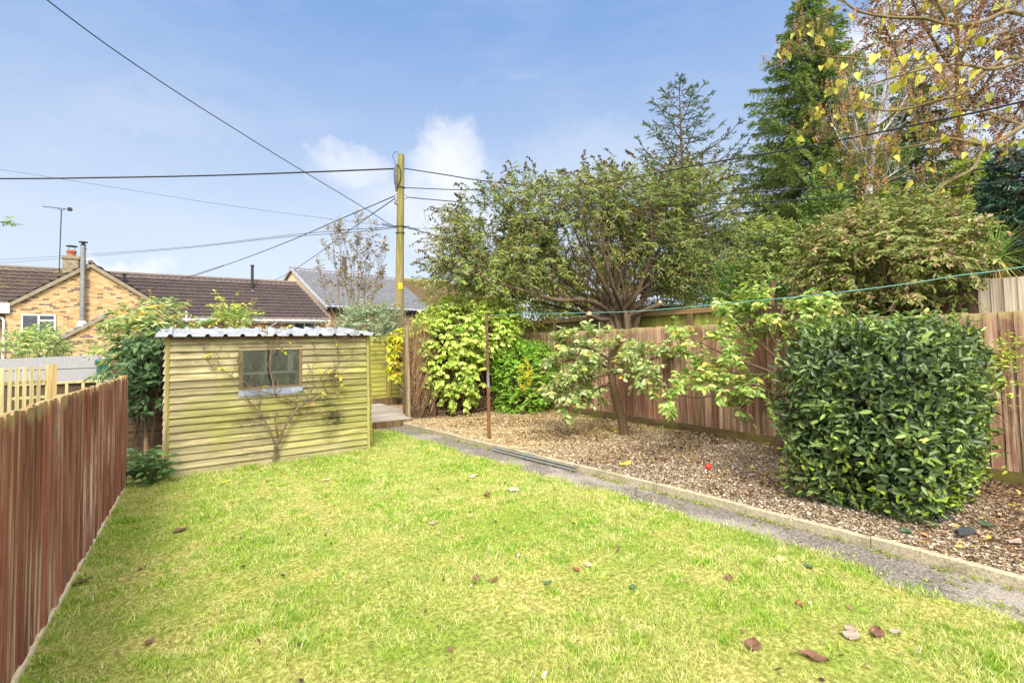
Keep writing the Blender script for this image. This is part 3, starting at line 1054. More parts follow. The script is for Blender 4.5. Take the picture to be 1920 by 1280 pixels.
df = t.n('BsdfDiffuse', {0: c(150, 150, 130)}).outputs[0]
dirt = t.math('MULTIPLY', t.step(t.noise(t.scale(t.obj(), (1, 1, .5)), 9., 6, .7), .45, .8), .2)
a = t.n('MixShader', {0: fz, 1: tr, 2: gl}).outputs[0]
a = t.n('MixShader', {0: dirt, 1: a, 2: df}).outputs[0]
t.t.links.new(a, t.out.inputs[0])
glass = t.m
part('pane', MB().box((WX0 + .04, SY0 - .004, WZ0 + .05), (WX1 - .04, SY0, WZ1 - .025)), glass, wf)
sill_m = plain('lead_sill', c(140, 146, 160), .5, .3, .35, 9)
part('sill', MB().hexa([(WX0 - .002, SY0 - .04, WZ0 - .055), (WX1 + .002, SY0 - .04, WZ0 - .055), (WX1 + .002, SY0 - .028, WZ0 - .055), (WX0 - .002, SY0 - .028, WZ0 - .055)],
                       [(WX0 - .002, SY0 - .046, WZ0 + .026), (WX1 + .002, SY0 - .046, WZ0 + .026), (WX1 + .002, SY0 + .0, WZ0 + .032), (WX0 - .002, SY0 + .0, WZ0 + .032)]), sill_m, shed)
# roof sheet: trapezoid ribs running front to back
RX0, RX1, RY0, RY1 = SX0 - .11, SX1 + .06, SY0 - .14, SY1 + .12
prof = []
x = RX0
while x < RX1 - .02:
    for dx, dz in ((0, .0), (.118, 0), (.136, .030), (.164, .030), (.182, 0)):
        prof.append((min(x + dx, RX1), dz))
    x += .19
zf, zb = 1.695, 1.85
V, Fc = [], []
for (yy, zz) in ((RY0, zf), ((RY0 + RY1) / 2, (zf + zb) / 2 - .004), (RY1, zb)):
    for th in (0, .006):
        for (x, dz) in prof:
            V.append((x, yy, zz + dz + th))
n = len(prof)
for j in range(2):
    for i in range(n - 1):
        a, b = j * 2 * n + i, (j + 1) * 2 * n + i
        Fc.append((a + 1, a, b, b + 1))
        Fc.append((a + n, a + n + 1, b + n + 1, b + n))
for j in (0, 2):
    for i in range(n - 1):
        a = j * 2 * n + i
        Fc.append((a, a + 1, a + n + 1, a + n) if j == 0 else (a + 1, a, a + n, a + n + 1))
t = T('roof_sheet')
o = t.obj()
k = t.ramp(t.noise(o, 5, 6, .65), [(.3, c(140, 141, 143)), (.6, c(172, 173, 176)), (.8, c(198, 199, 202))])
k = t.mix(t.math('MULTIPLY', t.step(t.noise(t.scale(o, (1, .4, 1)), 11, 6, .75), .5, .66), .6), k, c(104, 98, 80))
roof_sheet = t.bsdf(k, .45, None, .5, .25)
part('roof', (np.array(V), Fc), roof_sheet, shed)
part('fascia', MB().box((SX0 - .01, SY0 - .028, SH - .025), (SX1 + .01, SY0 - .006, SH + .012)), timber_brown, shed)
# an old white casement stored inside, seen through the glass
oc = thing('old_window_frame', 'old white window frame stored inside the shed, seen through its window', 'window frame', (1.05, 7.36, 0))
mb = MB()
for a, b in (((.70, 1.19), (1.43, 1.225)), ((.70, 1.53), (1.43, 1.57)), ((.70, 1.225), (.735, 1.53)), ((1.27, 1.225), (1.34, 1.53)), ((.985, 1.225), (1.015, 1.53))):
    mb.box((a[0], 7.34, a[1]), (b[0], 7.38, b[1]))
part('frame', mb, white, oc)
mb = MB()
for x in (.7, 1.4):
    mb.box((x - .03, 7.345, .06), (x + .03, 7.375, 1.188))
part('support', mb, timber_grey, oc)

# ------------------------------------------------------------------ deck, sleeper, gate post
dk = thing('timber_deck', 'low weathered timber deck at the end of the path beside the shed', 'deck', (3.5, 10.2, 0))
deck_m = wood('deck_boards', (c(100, 90, 80), c(146, 135, 123), c(178, 168, 156)), 'x', 26, c(200, 190, 176), .4)
mb = MB()
for i in range(22):
    y = 9.0 + i * .128
    mb.box((2.55, y, .10), (3.78 + .35 * min(1, max(0, (y - 9.3))), y + .122, .128))
part('boards', mb, deck_m, dk)
part('edge_board', MB().box((2.55, 8.97, -.01), (3.78, 8.995, .126)), timber_brown, dk)
sl = solo('sleeper', 'rotting timber sleeper edging the raised soil behind the deck', 'sleeper', MB().box((2.6, 11.84, .0), (4.6, 11.98, .24)).box((2.6, 11.98, .0), (4.7, 12.12, .16)), timber_brown, (3.6, 11.9, 0))
gp = solo('gate_post', 'tall weathered wooden gate post at the corner of the deck', 'post', MB().bar((3.82, 9.3, 0), (3.81, 9.3, 1.93), .075, .075, (1, 0, 0)), wood('gate_timber', (c(72, 58, 40), c(122, 104, 74), c(160, 140, 106)), 'z', 34, c(196, 180, 148), .5), (3.82, 9.3, 0))

# ------------------------------------------------------------------ clothes post, poles on the path, line
t = T('rusty_steel')
o = t.obj()
z = t.xyz(o)[2]
k = t.ramp(t.noise(o, 22, 6, .7), [(.3, c(72, 46, 38)), (.5, c(104, 70, 54)), (.7, c(126, 96, 78))])
grey = t.ramp(t.noise(o, 9, 5, .6), [(.3, c(92, 90, 92)), (.7, c(140, 136, 134))])
k = t.mix(t.step(t.math('ADD', z, t.math('MULTIPLY', t.noise(o, 6, 3), .4)), 1.35, 1.2), k, grey)
k = t.mix(t.step(t.math('ADD', z, t.math('MULTIPLY', t.noise(o, 14, 3), .2)), .98, .94), k, t.ramp(t.noise(o, 18, 5, .7), [(.35, c(80, 62, 50)), (.65, c(144, 92, 54))]))
rust = t.bsdf(k, .75, None, .4, .3)
CP = np.array([4.07, 6.64, 0.])
cp = thing('clothes_post', 'slim rusty steel clothes post standing at the kerb of the gravel bed', 'clothes post', CP)
part('lower_tube', MB().tube([CP, CP + UP * .9], .027, 12), rust, cp)
part('upper_tube', MB().tube([CP + UP * .88, CP + np.array([-.012, 0, 2.0])], .022, 12), rust, cp)
part('hook', MB().tube(smooth_path([CP + UP * 1.96 + np.array([0, .02, 0]), CP + np.array([.0, -.05, 1.985]), CP + np.array([0, -.07, 2.01]), CP + np.array([0, -.05, 2.03])]), .006, 6), rust, cp)
part('hook', MB().tube(smooth_path([CP + UP * 1.955 + np.array([-.06, 0, 0]), CP + np.array([.05, 0, 1.955]), CP + np.array([.07, 0, 1.985])]), .006, 6), rust, cp)
teal = plain('teal_line', c(108, 156, 146), .6, var=.1, sc=40)
lp = [onX(x, y, 4.075) for x, y in ((913, 590), (1060, 587), (1200, 583), (1400, 565), (1540, 552), (1700, 532), (1800, 516), (1920, 500))]
lp[0] = CP + np.array([0, -.05, 1.99])
lp += [np.array([4.08, -.6, 2.06]), np.array([4.08, -3.2, 2.3])]
solo('washing_line', 'thin teal washing line running from the clothes post across the bed', 'washing line', MB().tube(smooth_path(lp, 5), .0036, 6), teal, CP + UP * 1.9)
steel = plain('dark_steel', c(120, 118, 112), .6, .2, .25, 20)
band = plain('blue_tape', c(96, 132, 144), .6, 0, .1)
for i, (ox, lab) in enumerate(((-.075, 'dark steel pole lying on the path, the outer of two beside the kerb'), (-.03, 'dark steel pole lying on the path tight against the kerb face'))):
    ya, yb = 6.02 - i * .03, 4.42 + i * .05
    a = np.array([xk(ya) + ox, ya, .03 + .022 * i])
    b = np.array([xk(yb) + ox, yb, .03 + .022 * i])
    tb = thing('steel_pole', lab, 'pole', (a + b) / 2)
    part('tube', MB().tube([a, b], .012, 10), steel, tb)
    for tt in (.03, .40, .47):
        q = a + (b - a) * tt
        part('collar', MB().tube([q, q + (b - a) * .018], .0135, 10), band, tb)

# ------------------------------------------------------------------ utility pole
PB = P(748, 640, 14.)
pt = P(752, 290, 14.)
pb = pt + (PB - pt) / (PB[2] - pt[2]) * (0 - pt[2])
pole_v = lambda f: pb + (pt - pb) * f
ONP = lambda py: pole_v((P(750, py, 14.)[2]) / pt[2])
up_ = thing('utility_pole', 'tall greenish wooden utility pole carrying overhead cables, with a small yellow plate', 'utility pole', pb)
t = T('pole_timber')
o = t.obj()
g1 = t.noise(t.scale(o, (24, 24, .9)), 1., 6, .65, .3)
k = t.ramp(g1, [(.28, c(82, 78, 36)), (.5, c(122, 114, 60)), (.75, c(150, 140, 84))])
z = t.xyz(o)[2]
k = t.mix(t.math('MULTIPLY', t.step(t.math('ADD', z, t.math('MULTIPLY', t.noise(o, 2.5, 4), 2.)), 5.6, 3.6), .75), k, t.ramp(g1, [(.3, c(118, 102, 72)), (.7, c(164, 146, 112))]))
k = t.mix(t.step(t.noise(t.addv(t.scale(o, (30, 30, 1.4)), (3, 1, 0)), 1., 5, .7), .62, .7), k, c(70, 60, 36))
part('pole', MB().tube([pole_v(f) for f in (0, .3, .6, .98, 1.)], [.150, .135, .112, .094, .084], 18), t.bsdf(k, .85, t.bump(g1, .5, .01), .2), up_)
black = plain('black_plastic', c(34, 34, 36), .5, 0, .2)
gun = plain('grey_metal', c(120, 122, 126), .5, .4, .2)
q = ONP(330) - RH * .125 - FH * .03
part('cable_joint', MB().lathe(q + UP * -.2, [(.012, -.26), (.03, -.24), (.04, -.1), (.062, .0), (.075, .2), (.062, .42), (.03, .52), (.012, .55)], 12), plain('joint_grey', c(84, 86, 88), .6), up_)
part('loop', MB().tube(smooth_path([q + UP * .34, q + UP * .55 - RH * .09, q + UP * .66 - RH * .05, q + UP * .68 + RH * .04, ONP(305) - RH * .04]), .008, 6), black, up_)
part('loop', MB().tube(smooth_path([q + UP * .3, q + UP * .25 + RH * .1 - FH * .09, q + UP * .0 + RH * .16 - FH * .1, q - UP * .25 + RH * .1 - FH * .09, q - UP * .42]), .014, 6), black, up_)
part('insulator', MB().lathe(q - UP * .72, [(.02, 0), (.035, .03), (.03, .08), (.04, .11), (.028, .16), (.036, .2), (.02, .25)], 12), plain('porcelain', c(150, 138, 150), .3), up_)
part('bracket', MB().box(tuple(q - UP * .82 - RH * .0 - np.array([.05, .05, 0])), tuple(q - UP * .74 + np.array([.06, .05, 0]))), gun, up_)
q2 = ONP(370) + RH * .12
part('bracket', MB().tube(smooth_path([q2 - RH * .05 - UP * .03, q2 + RH * .04 - UP * .04, q2 + RH * .06 + UP * .03, q2 + UP * .07, q2 - RH * .05 + UP * .05]), .010, 6), gun, up_)
for py in (352, 425, 437):
    cpt = ONP(py)
    part('strap', MB().tube([cpt - UP * .012, cpt + UP * .012], .125 if py == 352 else .128, 18), plain('strap_steel', c(70, 72, 66), .6, .4), up_)
# yellow warning plate, flush on the face towards us
cpt = ONP(537)
ap = unit(EYE - cpt)
ap[2] = 0
ap = unit(ap)
ap = unit(ap + RH * .18)
sr = np.cross(UP, ap)
sc_ = cpt + ap * .134
plate = MB().prism([sc_ + sr * a + UP * b for a, b in ((-.055, -.085), (.055, -.085), (.055, .085), (-.055, .085))], ap * .004)
pl = part('warning_plate', plate, plain('yellow_plate', c(246, 206, 22), .5, 0, .05), up_)
s1 = sc_ + ap * .0055
tri = MB()
o3 = [(-.03, .0), (.03, .0), (0, .055)]
i3 = [(-.019, .0065), (.019, .0065), (0, .042)]
for i in range(3):
    j = (i + 1) % 3
    tri.prism([s1 + sr * a + UP * b for a, b in (o3[i], o3[j], i3[j], i3[i])], ap * .001)
tri.prism([s1 + sr * a + UP * b for a, b in ((-.002, .034), (.006, .034), (.001, .023), (.006, .023), (-.003, .009), (-.001, .019), (-.006, .019))], ap * .001)
for b in (-.03, -.045, -.06):
    tri.prism([s1 + sr * a_ + UP * b_ for a_, b_ in ((-.032, b), (.032, b), (.032, b + .007), (-.032, b + .007))], ap * .001)
part('warning_symbol', tri, black, pl)

# ------------------------------------------------------------------ overhead cables
wire_m = plain('cable_black', c(38, 38, 42), .6, 0, .15)


def cable(label, pts, r, group='overhead cables at the utility pole'):
    pts = [np.array(p, float) for p in pts]
    return solo('overhead_cable', label, 'cable', MB().tube(smooth_path(pts, 6), r, 6), wire_m, pts[0], group)


def span(p0, p1, *mids):
    """photo points on one straight run between two known ends: depth found by fractions along the run"""
    out = [np.array(p0, float)]
    for (x, y, f) in mids:
        Z = (np.dot(np.array(p0) - EYE, FW)) * (1 - f) + np.dot(np.array(p1) - EYE, FW) * f
        out.append(P(x, y, Z))
    out.append(np.array(p1, float))
    return out


L_ = ONP(316) - RH * .09
R_ = ONP(316) + RH * .09
cable('thick bundled black cable running level to the left from near the pole top', [L_, P(600, 322, 14.2), P(400, 329, 14.4), P(200, 333, 14.6), P(0, 335, 14.8), P(-260, 332, 15.2)], .022)
cable('thick black cable dipping right from the pole top through the big shrub', [R_, P(830, 327, 13.6), P(905, 339, 13.1), P(1000, 348, 12.4), P(1100, 346, 11.6), P(1200, 331, 10.8), P(1300, 311, 10.), P(1500, 277, 8.8), P(1700, 238, 7.8), P(1920, 190, 6.9), P(2300, 90, 5.6)], .015)
cable('thin black cable going right from the strap below the pole top', [ONP(352) + RH * .1, P(830, 355, 13.5), P(905, 357, 13.), P(1100, 368, 11.8), P(1380, 362, 10.2), P(1640, 342, 9.), P(1920, 306, 7.8), P(2200, 270, 7.)], .012)
cable('thin black cable going right from the metal bracket on the pole', [ONP(370) + RH * .17, P(830, 376, 13.6), P(905, 381, 13.2), P(1100, 387, 12.), P(1250, 386, 11.2), P(1500, 375, 9.8), P(1700, 359, 8.8), P(1920, 337, 7.9), P(2200, 300, 7.)], .013)
cable('long diagonal cable from the top left of the sky down to mid pole', [P(60, -25, 6.4), P(88, 0, 6.6), P(200, 84, 7.4), P(330, 172, 8.6), P(450, 248, 9.8), P(560, 316, 11.2), P(680, 388, 12.9), P(728, 419, 13.7), ONP(425) - RH * .1], .0085)
cable('black cable continuing down to the right from the middle of the pole', [ONP(425) + RH * .1, P(790, 434, 14.6), P(835, 446, 15.4), P(900, 462, 16.5)], .012)
cable('pair of house cables descending left from the insulator to the chimney roof', [ONP(366) - RH * .12, P(640, 410, 16), P(540, 453, 18.6), P(440, 491, 22.4), P(352, 521, 27.), P(330, 529, 29.)], .014)
cable('house cable descending steeply left from the insulator to the lilac-grey roof', [ONP(370) - RH * .12, P(690, 407, 17.), P(640, 443, 21.), P(590, 480, 26.), P(540, 513, 32.), P(505, 530, 36.4)], .015)
cable('faint upper line sagging left from the strap at mid pole, behind the chimney', [ONP(425) - RH * .11, P(640, 432, 16.), P(520, 443, 18.4), P(350, 463, 22), P(160, 477, 26.5), P(0, 487, 31), P(-120, 490, 33)], .009)
cable('faint lower line sagging left from the strap at mid pole', [ONP(427) - RH * .11, P(640, 437, 16.), P(520, 446, 18.4), P(350, 465, 22), P(160, 481, 26.5), P(0, 493, 31), P(-120, 498, 33)], .009)
cable('thin level cable right of mid pole, passing into the big shrub', [ONP(427) + RH * .1, P(840, 428, 13.9), P(1000, 416, 13.6), P(1180, 404, 13.2), P(1400, 384, 12.6), P(1700, 352, 11.)], .006)
cable('lone faint cable high on the left, sloping down to the right', [P(-60, 312, 30), P(0, 318, 30), P(200, 349, 31), P(400, 381, 32), P(607, 409, 33), P(745, 425, 34)], .010, None)
cable('thin house cable rising across the brick gable wall', [P(-40, 629, 24.), P(20, 615, 24.), P(130, 588, 24.), P(262, 550, 24.), P(300, 536, 24.), P(420, 497, 22.)], .009, None)
# twisted tails where the cables are made off
for s_ in (-1, 1):
    mb = MB()
    for i in range(5):
        a = ONP(424) + RH * s_ * .1
        pth = [a]
        for j in range(6):
            pth.append(a + RH * s_ * (.07 * (j + 1)) - UP * (.02 * (j + 1) if s_ > 0 else -.012 * (j + 1)) + rvec(1)[0] * .045)
        mb.tube(smooth_path(pth, 3), .004, 4)
    part('cable_tail', mb, black, up_)
# ------------------------------------------------------------------ houses
def brick(name, stops, mort):
    t = T(name)
    o = t.obj()
    x, y, z = t.xyz(o)
    v = t.vec(t.math('ADD', x, y), z, 0.)
    b = t.n('TexBrick', {'Vector': v, 'Color1': (0, 0, 0, 1), 'Color2': (1, 1, 1, 1), 'Mortar': (.5, .5, .5, 1), 'Scale': 1., 'Mortar Size': .006, 'Mortar Smooth': .2, 'Brick Width': .225, 'Row Height': .075})
    b.offset = .5
    k = t.ramp(b.outputs[0], stops, 'CONSTANT')
    nz = t.noise(o, 14., 5, .7)
    k = t.mix(t.math('MULTIPLY', t.step(nz, .35, .7), .25), k, (.9, .86, .78, 1), 'MULTIPLY')
    k = t.mix(b.outputs[1], k, mort)
    return t.bsdf(k, .9, None, .15)


buff = brick('buff_brick', [(0., c(170, 138, 94)), (.2, c(180, 150, 106)), (.4, c(160, 128, 86)), (.55, c(184, 156, 114)), (.76, c(98, 78, 72)), (.87, c(116, 92, 82)), (.92, c(178, 142, 92))], c(178, 160, 128))
brownbrick = brick('brown_brick', [(0., c(150, 104, 72)), (.3, c(168, 118, 82)), (.6, c(134, 92, 66)), (.8, c(158, 112, 80))], c(178, 160, 138))


def tile_mat(name, lo, mid, hi, moss=None, mamt=.4):
    t = T(name)
    o = t.obj()
    nz = t.noise(o, 2.2, 6, .65)
    nf = t.noise(o, 16., 5, .7)
    k = t.ramp(nf, [(.3, lo), (.5, mid), (.72, hi)])
    k = t.mix(t.math('MULTIPLY', t.step(nz, .45, .65), .3), k, lo)
    if moss:
        k = t.mix(t.math('MULTIPLY', t.step(t.noise(t.addv(o, (4, 4, 4)), 1.7, 6, .7), .55, .68), mamt), k, moss)
    return t.bsdf(k, .85, None, .25)


def tiles(e0, e1, r0, r1, course=.31, wave=.3, amp=.035, step=.075, seed=0):
    e0, e1, r0, r1 = [np.array(v, float) for v in (e0, e1, r0, r1)]
    nn = unit(np.cross(e1 - e0, r0 - e0))
    if nn[2] < 0:
        nn = -nn
    nc = max(3, int(np.linalg.norm((r0 + r1 - e0 - e1) / 2) / course))
    nu = max(8, int(np.linalg.norm(e1 - e0) / wave * 6))
    V, Fc = [], []
    u = np.linspace(0, 1, nu + 1)
    L_ = np.linalg.norm(e1 - e0)
    hw = amp * (np.abs(np.sin(u * L_ / wave * math.pi)) ** 1.5)
    rows = []
    for k in range(nc):
        sh = rng.normal() * .003
        for vv, h in (((k - .24) / nc, step), ((k + 1) / nc, -.012)):
            a, b = e0 + (r0 - e0) * vv, e1 + (r1 - e1) * vv
            rows.append(a[None] + (b - a)[None] * u[:, None] + nn[None] * (hw + h + sh)[:, None])
    V = np.concatenate(rows)
    n = nu + 1
    j = np.arange(len(rows) - 1)[:, None]
    i = np.arange(nu)[None]
    a = j * n + i
    Fc = np.stack([a, a + 1, a + n + 1, a + n], -1).reshape(-1, 4)
    return V, Fc


tile_br = tile_mat('roof_tiles_brown', c(70, 60, 60), c(98, 86, 86), c(126, 112, 110), c(128, 116, 84), .35)
tile_lichen = tile_mat('roof_tiles_lichen', c(66, 56, 52), c(98, 86, 80), c(134, 120, 110), c(150, 138, 70), .55)
tile_lilac = tile_mat('roof_tiles_lilac', c(112, 112, 118), c(144, 144, 150), c(168, 168, 174))
tile_tan = tile_mat('roof_tiles_tan', c(96, 78, 56), c(132, 112, 82), c(162, 142, 108), c(146, 130, 66), .5)
ridge_m = plain('ridge_tiles', c(104, 90, 82), .9, var=.2, sc=6)
barge_m = plain('verge_mortar', c(132, 122, 102), .9, var=.25, sc=5)
upvc = plain('white_upvc', c(196, 196, 194), .4, var=.03)
t = T('house_glass')
gl_f = t.ramp(t.noise(t.obj(), 2.2, 4), [(.35, c(22, 26, 30)), (.7, c(58, 64, 66))])
hglass = t.bsdf(gl_f, .06, None, .6)
chrome = plain('flue_steel', c(128, 128, 126), .4, .5, .2, 6)
blackm = plain('flue_black', c(40, 40, 42), .6)
leadm = plain('lead_flashing', c(142, 146, 156), .6, .3, .3, 12)
cream = plain('cream_render', c(206, 178, 140), .9, var=.1, sc=3)

GY = 28.7
AP, EL, ER = np.array([-3.19, GY, 5.38]), np.array([-5.87, GY, 3.42]), np.array([.0, GY, 3.14])
ha = thing('bungalow', 'long buff brick bungalow with brick gable, brown tiled wings, steel flue and tv aerial', 'house', (-1, 30, 0))


def window(parent, TL, BR, Y, mull=(.5,), trans=None):
    """white framed window on a wall plane Y"""
    x0, z1, x1, z0 = TL[0], TL[2], BR[0], BR[2]
    f = MB()
    fw = .055
    f.box((x0, Y - .05, z0), (x0 + fw, Y, z1)).box((x1 - fw, Y - .05, z0), (x1, Y, z1))
    f.box((x0 + fw, Y - .05, z0), (x1 - fw, Y, z0 + fw)).box((x0 + fw, Y - .05, z1 - fw), (x1 - fw, Y, z1))
    for q in mull:
        xm = x0 + (x1 - x0) * q
        f.box((xm - fw * .6, Y - .052, z0 + fw), (xm + fw * .6, Y, z1 - fw))
    if trans:
        xa, zt = x0 + (x1 - x0) * trans[0], z0 + (z1 - z0) * trans[1]
        f.box((xa + fw * .6, Y - .048, zt - .03), (x1 - fw, Y, zt + .03))
    wn = part('window', f, upvc, parent)
    part('pane', MB().box((x0 + fw, Y - .02, z0 + fw), (x1 - fw, Y - .01, z1 - fw)), hglass, wn)
    part('sill', MB().box((x0 - .06, Y - .11, z0 - .05), (x1 + .06, Y, z0 - .003)), upvc, wn)
    return wn


zl = lambda x: EL[2] + (AP[2] - EL[2]) * (x - EL[0]) / (AP[0] - EL[0])
part('gable_wall', MB().prism([(EL[0] + .02, GY, 0), (ER[0] - .02, GY, 0), ER, AP, EL], (0, .25, 0)), buff, ha)
# cross wing roof slopes with mortared verge
for (e, lab) in ((EL, -1), (ER, 1)):
    ov = (e - AP) * .03
    e2 = e + ov
    fwd, bck = np.array([0, -.12, .07]), np.array([0, 3.4, .07])
    part('roof', tiles(*([e2 + fwd, e2 + bck, AP + fwd, AP + bck] if lab > 0 else [e2 + bck, e2 + fwd, AP + bck, AP + fwd])), tile_lichen if lab < 0 else tile_br, ha)
    part('verge', MB().prism([AP + UP * .09, e2 + UP * .09, e2 - UP * .08, AP - UP * .10], (0, -.13, 0)), barge_m, ha)
part('ridge', MB().tube([AP + np.array([0, -.13, .11]), AP + np.array([0, 3.4, .11])], .1, 10), ridge_m, ha)
# left wing
part('roof', tiles((-10.5, 28.95, 3.55), (-3.6, 28.95, 3.55), (-10.5, 31.6, 5.42), (-3.6, 31.6, 5.42)), tile_lichen, ha)
part('ridge', MB().tube([(-10.5, 31.6, 5.46), (-3.4, 31.6, 5.44)], .1, 8), ridge_m, ha)
part('wall', MB().box((-10.4, 29.3, 0), (EL[0] - .01, 29.5, 3.5)), buff, ha)
a, b = onY(0, 567, GY - .15), onY(17.5, 587, GY - .15)
part('boxed_eave', MB().box((-7.6, GY - .15, b[2]), (b[0], GY + .5, a[2] - .02)), white, ha)
part('downpipe', MB().tube(smooth_path([(-6.3, 28.95, 3.0), (-6.02, 28.8, 2.98), (-5.92, 28.64, 2.88), (-5.9, 28.62, 2.6), (-5.9, 28.62, .1)], 4), .045, 8), upvc, ha)
window(ha, (-7.4, 29.3, 2.95), (-6.2, 29.3, 1.6), 29.3)
# chimney
ch = part('chimney', MB().box((-4.52, 31.3, 4.9), (-3.95, 31.9, 5.98)).box((-4.57, 31.25, 5.98), (-3.9, 31.95, 6.12)), plain('old_brick', c(134, 122, 98), .95, var=.35, sc=9), ha)
part('chimney_pot', MB().lathe((-4.24, 31.6, 6.12), [(.2, 0), (.17, .06), (.17, .2), (.21, .22), (.19, .3), (.13, .33)], 14), plain('terracotta', c(146, 92, 64), .85), ch)
part('cowl', MB().tube([(-4.34, 31.6, 6.42), (-4.34, 31.6, 6.62)], .012, 5).tube([(-4.12, 31.6, 6.42), (-4.12, 31.6, 6.62)], .012, 5).lathe((-4.23, 31.6, 6.62), [(.24, 0), (.2, .035), (.02, .05)], 12), blackm, ch)
mb = MB().tube([(-4.62, 31.25, 5.3), (-4.58, 31.25, 8.3)], .022, 6).tube([(-5.24, 31.25, 8.36), (-4.15, 31.25, 8.36)], .014, 6)
for i in range(14):
    x = -5.2 + i * .055
    mb.tube([(x, 31.1, 8.36), (x, 31.4, 8.36)], .005, 4)
mb.box((-4.36, 31.2, 8.28), (-4.2, 31.3, 8.44)).tube([(-4.72, 31.25, 8.36), (-4.64, 31.25, 8.28), (-4.52, 31.25, 8.28), (-4.44, 31.25, 8.36)], .012, 5)
part('tv_aerial', mb, blackm, ha)
# steel flue up the gable
fx = -3.42
fl = part('flue', MB().tube([(fx, GY - .18, 2.75), (fx - .02, GY - .18, 6.2)], .095, 14), chrome, ha)
for z in (3.1, 3.95, 4.75, 5.5, 6.05):
    part('band', MB().tube([(fx, GY - .18, z), (fx, GY - .18, z + .05)], .104, 14), chrome, fl)
part('cap', MB().lathe((fx - .02, GY - .18, 6.2), [(.1, 0), (.1, .05), (.06, .06), (.06, .12), (.17, .14), (.15, .18), (.03, .2)], 14), blackm, fl)
part('flashing', MB().lathe((fx, GY - .22, 2.62), [(.2, 0), (.17, .12), (.11, .24)], 12), plain('white_flashing', c(216, 216, 214), .5), fl)
# windows of the gable
window(ha, onY(40, 589, GY - .02), onY(104, 632, GY - .02), GY, (.5,), (.5, .74))
window(ha, onY(230, 592, GY - .02), onY(286, 622, GY - .02), GY, (.5,))
# porch with its own little gable
PY = 27.3
pa, pl_, pr = onY(193, 594, PY), onY(96, 644, PY), onY(230, 617, PY)
pl_[1] = pr[1] = pa[1] = PY
pr = pa + (pa - pl_) * np.array([1, 0, -1]) * .8
part('porch_wall', MB().prism([(pl_[0] + .12, PY, 0), (pr[0] - .1, PY, 0), pr - np.array([.1, 0, .06]), pa - UP * .1, pl_ - np.array([-.12, 0, .02])], (0, .2, 0)), buff, ha)
for e in (pl_, pr):
    f_, b_ = np.array([0, -.1, 0]), np.array([0, GY - PY, 0])
    part('porch_roof', tiles(*([e + b_, e + f_, pa + b_, pa + f_] if e is pl_ else [e + f_, e + b_, pa + f_, pa + b_])), tile_br, ha)
    part('porch_verge', MB().prism([pa + UP * .05, e + UP * .05, e - UP * .09, pa - UP * .1], (0, -.11, 0)), barge_m, ha)
part('flashing', MB().prism([pl_ + np.array([0, GY - PY - .03, .05]), pa + np.array([0, GY - PY - .03, .05]), pa + np.array([0, GY - PY - .03, .28]), pl_ + np.array([0, GY - PY - .03, .3])], (0, .025, 0)), leadm, ha)
# right wing with hipped end
e0, e1 = np.array([-.6, 29.5, 3.06]), np.array([7.45, 29.5, 3.06])
r0_, r1_ = np.array([-2.9, 32.3, 5.46]), np.array([6.08, 32.3, 5.42])
e0 = e0 + (r0_ - e0) * 0
part('roof', tiles((-2.9, 29.5, 3.06), e1, r0_, r1_), tile_br, ha)
part('hip_roof', tiles(e1, e1 + np.array([0, 5.6, 0]), r1_, r1_ + np.array([0, .02, 0])), tile_br, ha)
part('ridge', MB().tube([r0_ + UP * .05, r1_ + UP * .05], .1, 8), ridge_m, ha)
part('ridge', MB().tube([e1 + UP * .05, r1_ + UP * .05], .08, 8), ridge_m, ha)
part('wall', MB().box((ER[0], 29.85, 0), (7.2, 30.1, 3.05)), brownbrick, ha)
part('fascia', MB().box((ER[0], 29.56, 2.86), (7.3, 29.6, 3.03)), upvc, ha)
part('gutter', MB().tube([(ER[0] - .05, 29.44, 3.0), (7.42, 29.44, 3.0)], .06, 8), upvc, ha)
part('downpipe', MB().tube([(4.55, 29.46, 2.95), (4.5, 29.5, 2.86), (4.15, 29.75, 2.62), (4.12, 29.8, .1)], .04, 8), upvc, ha)
window(ha, onY(309, 605, 29.84), onY(331, 640, 29.84), 29.85, ())
window(ha, onY(354, 603, 29.84), onY(378, 640, 29.84), 29.85, ())
window(ha, onY(550, 602, 29.84), onY(591, 636, 29.84), 29.85, (.5,))
for xx_, yb, yt, rr, zz in ((473, 541, 498, .075, 5.1), (233, 527, 514, .06, 5.1)):
    q = onY(xx_, yb, 31.6)
    tp = onY(xx_, yt, 31.6)
    fl = part('roof_flue', MB().lathe(q - UP * .25, [(rr * 1.0, 0), (rr, tp[2] - q[2] + .2), (rr * 1.5, tp[2] - q[2] + .22), (rr * 1.5, tp[2] - q[2] + .27), (rr * .3, tp[2] - q[2] + .3)], 12), blackm, ha)
    part('flue_collar', MB().lathe(q - UP * .38, [(rr * 3.2, 0), (rr * 1.5, .12), (rr * 1.2, .32)], 12), leadm, fl)
part('vent_mast', MB().tube([onY(350, 603, 29.4), onY(349, 583, 29.4)], .05, 6), upvc, ha)

# second house, turned a little away: lilac-grey half and mossy brown half
Z0 = 31.
hd = math.radians(34.4 + 42)
bu = np.array([math.sin(hd), math.cos(hd), 0])
bn = np.array([-bu[1], bu[0], 0])
be = P(613, 576, Z0)
br = EYE + ray(545, 503) * (np.dot(be - EYE, bu) / np.dot(ray(545, 503), bu))
hb = thing('semi_detached_house', 'house with a lilac-grey tiled roof half and a mossy brown half, behind the utility pole', 'house', be * np.array([1, 1, 0]))


def alongB(x, y, base):
    """distance along the eave / ridge line hit by a photo column"""
    d = ray(x, y)
    M = np.array([[d[0], -bu[0]], [d[1], -bu[1]]])
    s = np.linalg.solve(M, (base - EYE)[:2])
    return s[1]


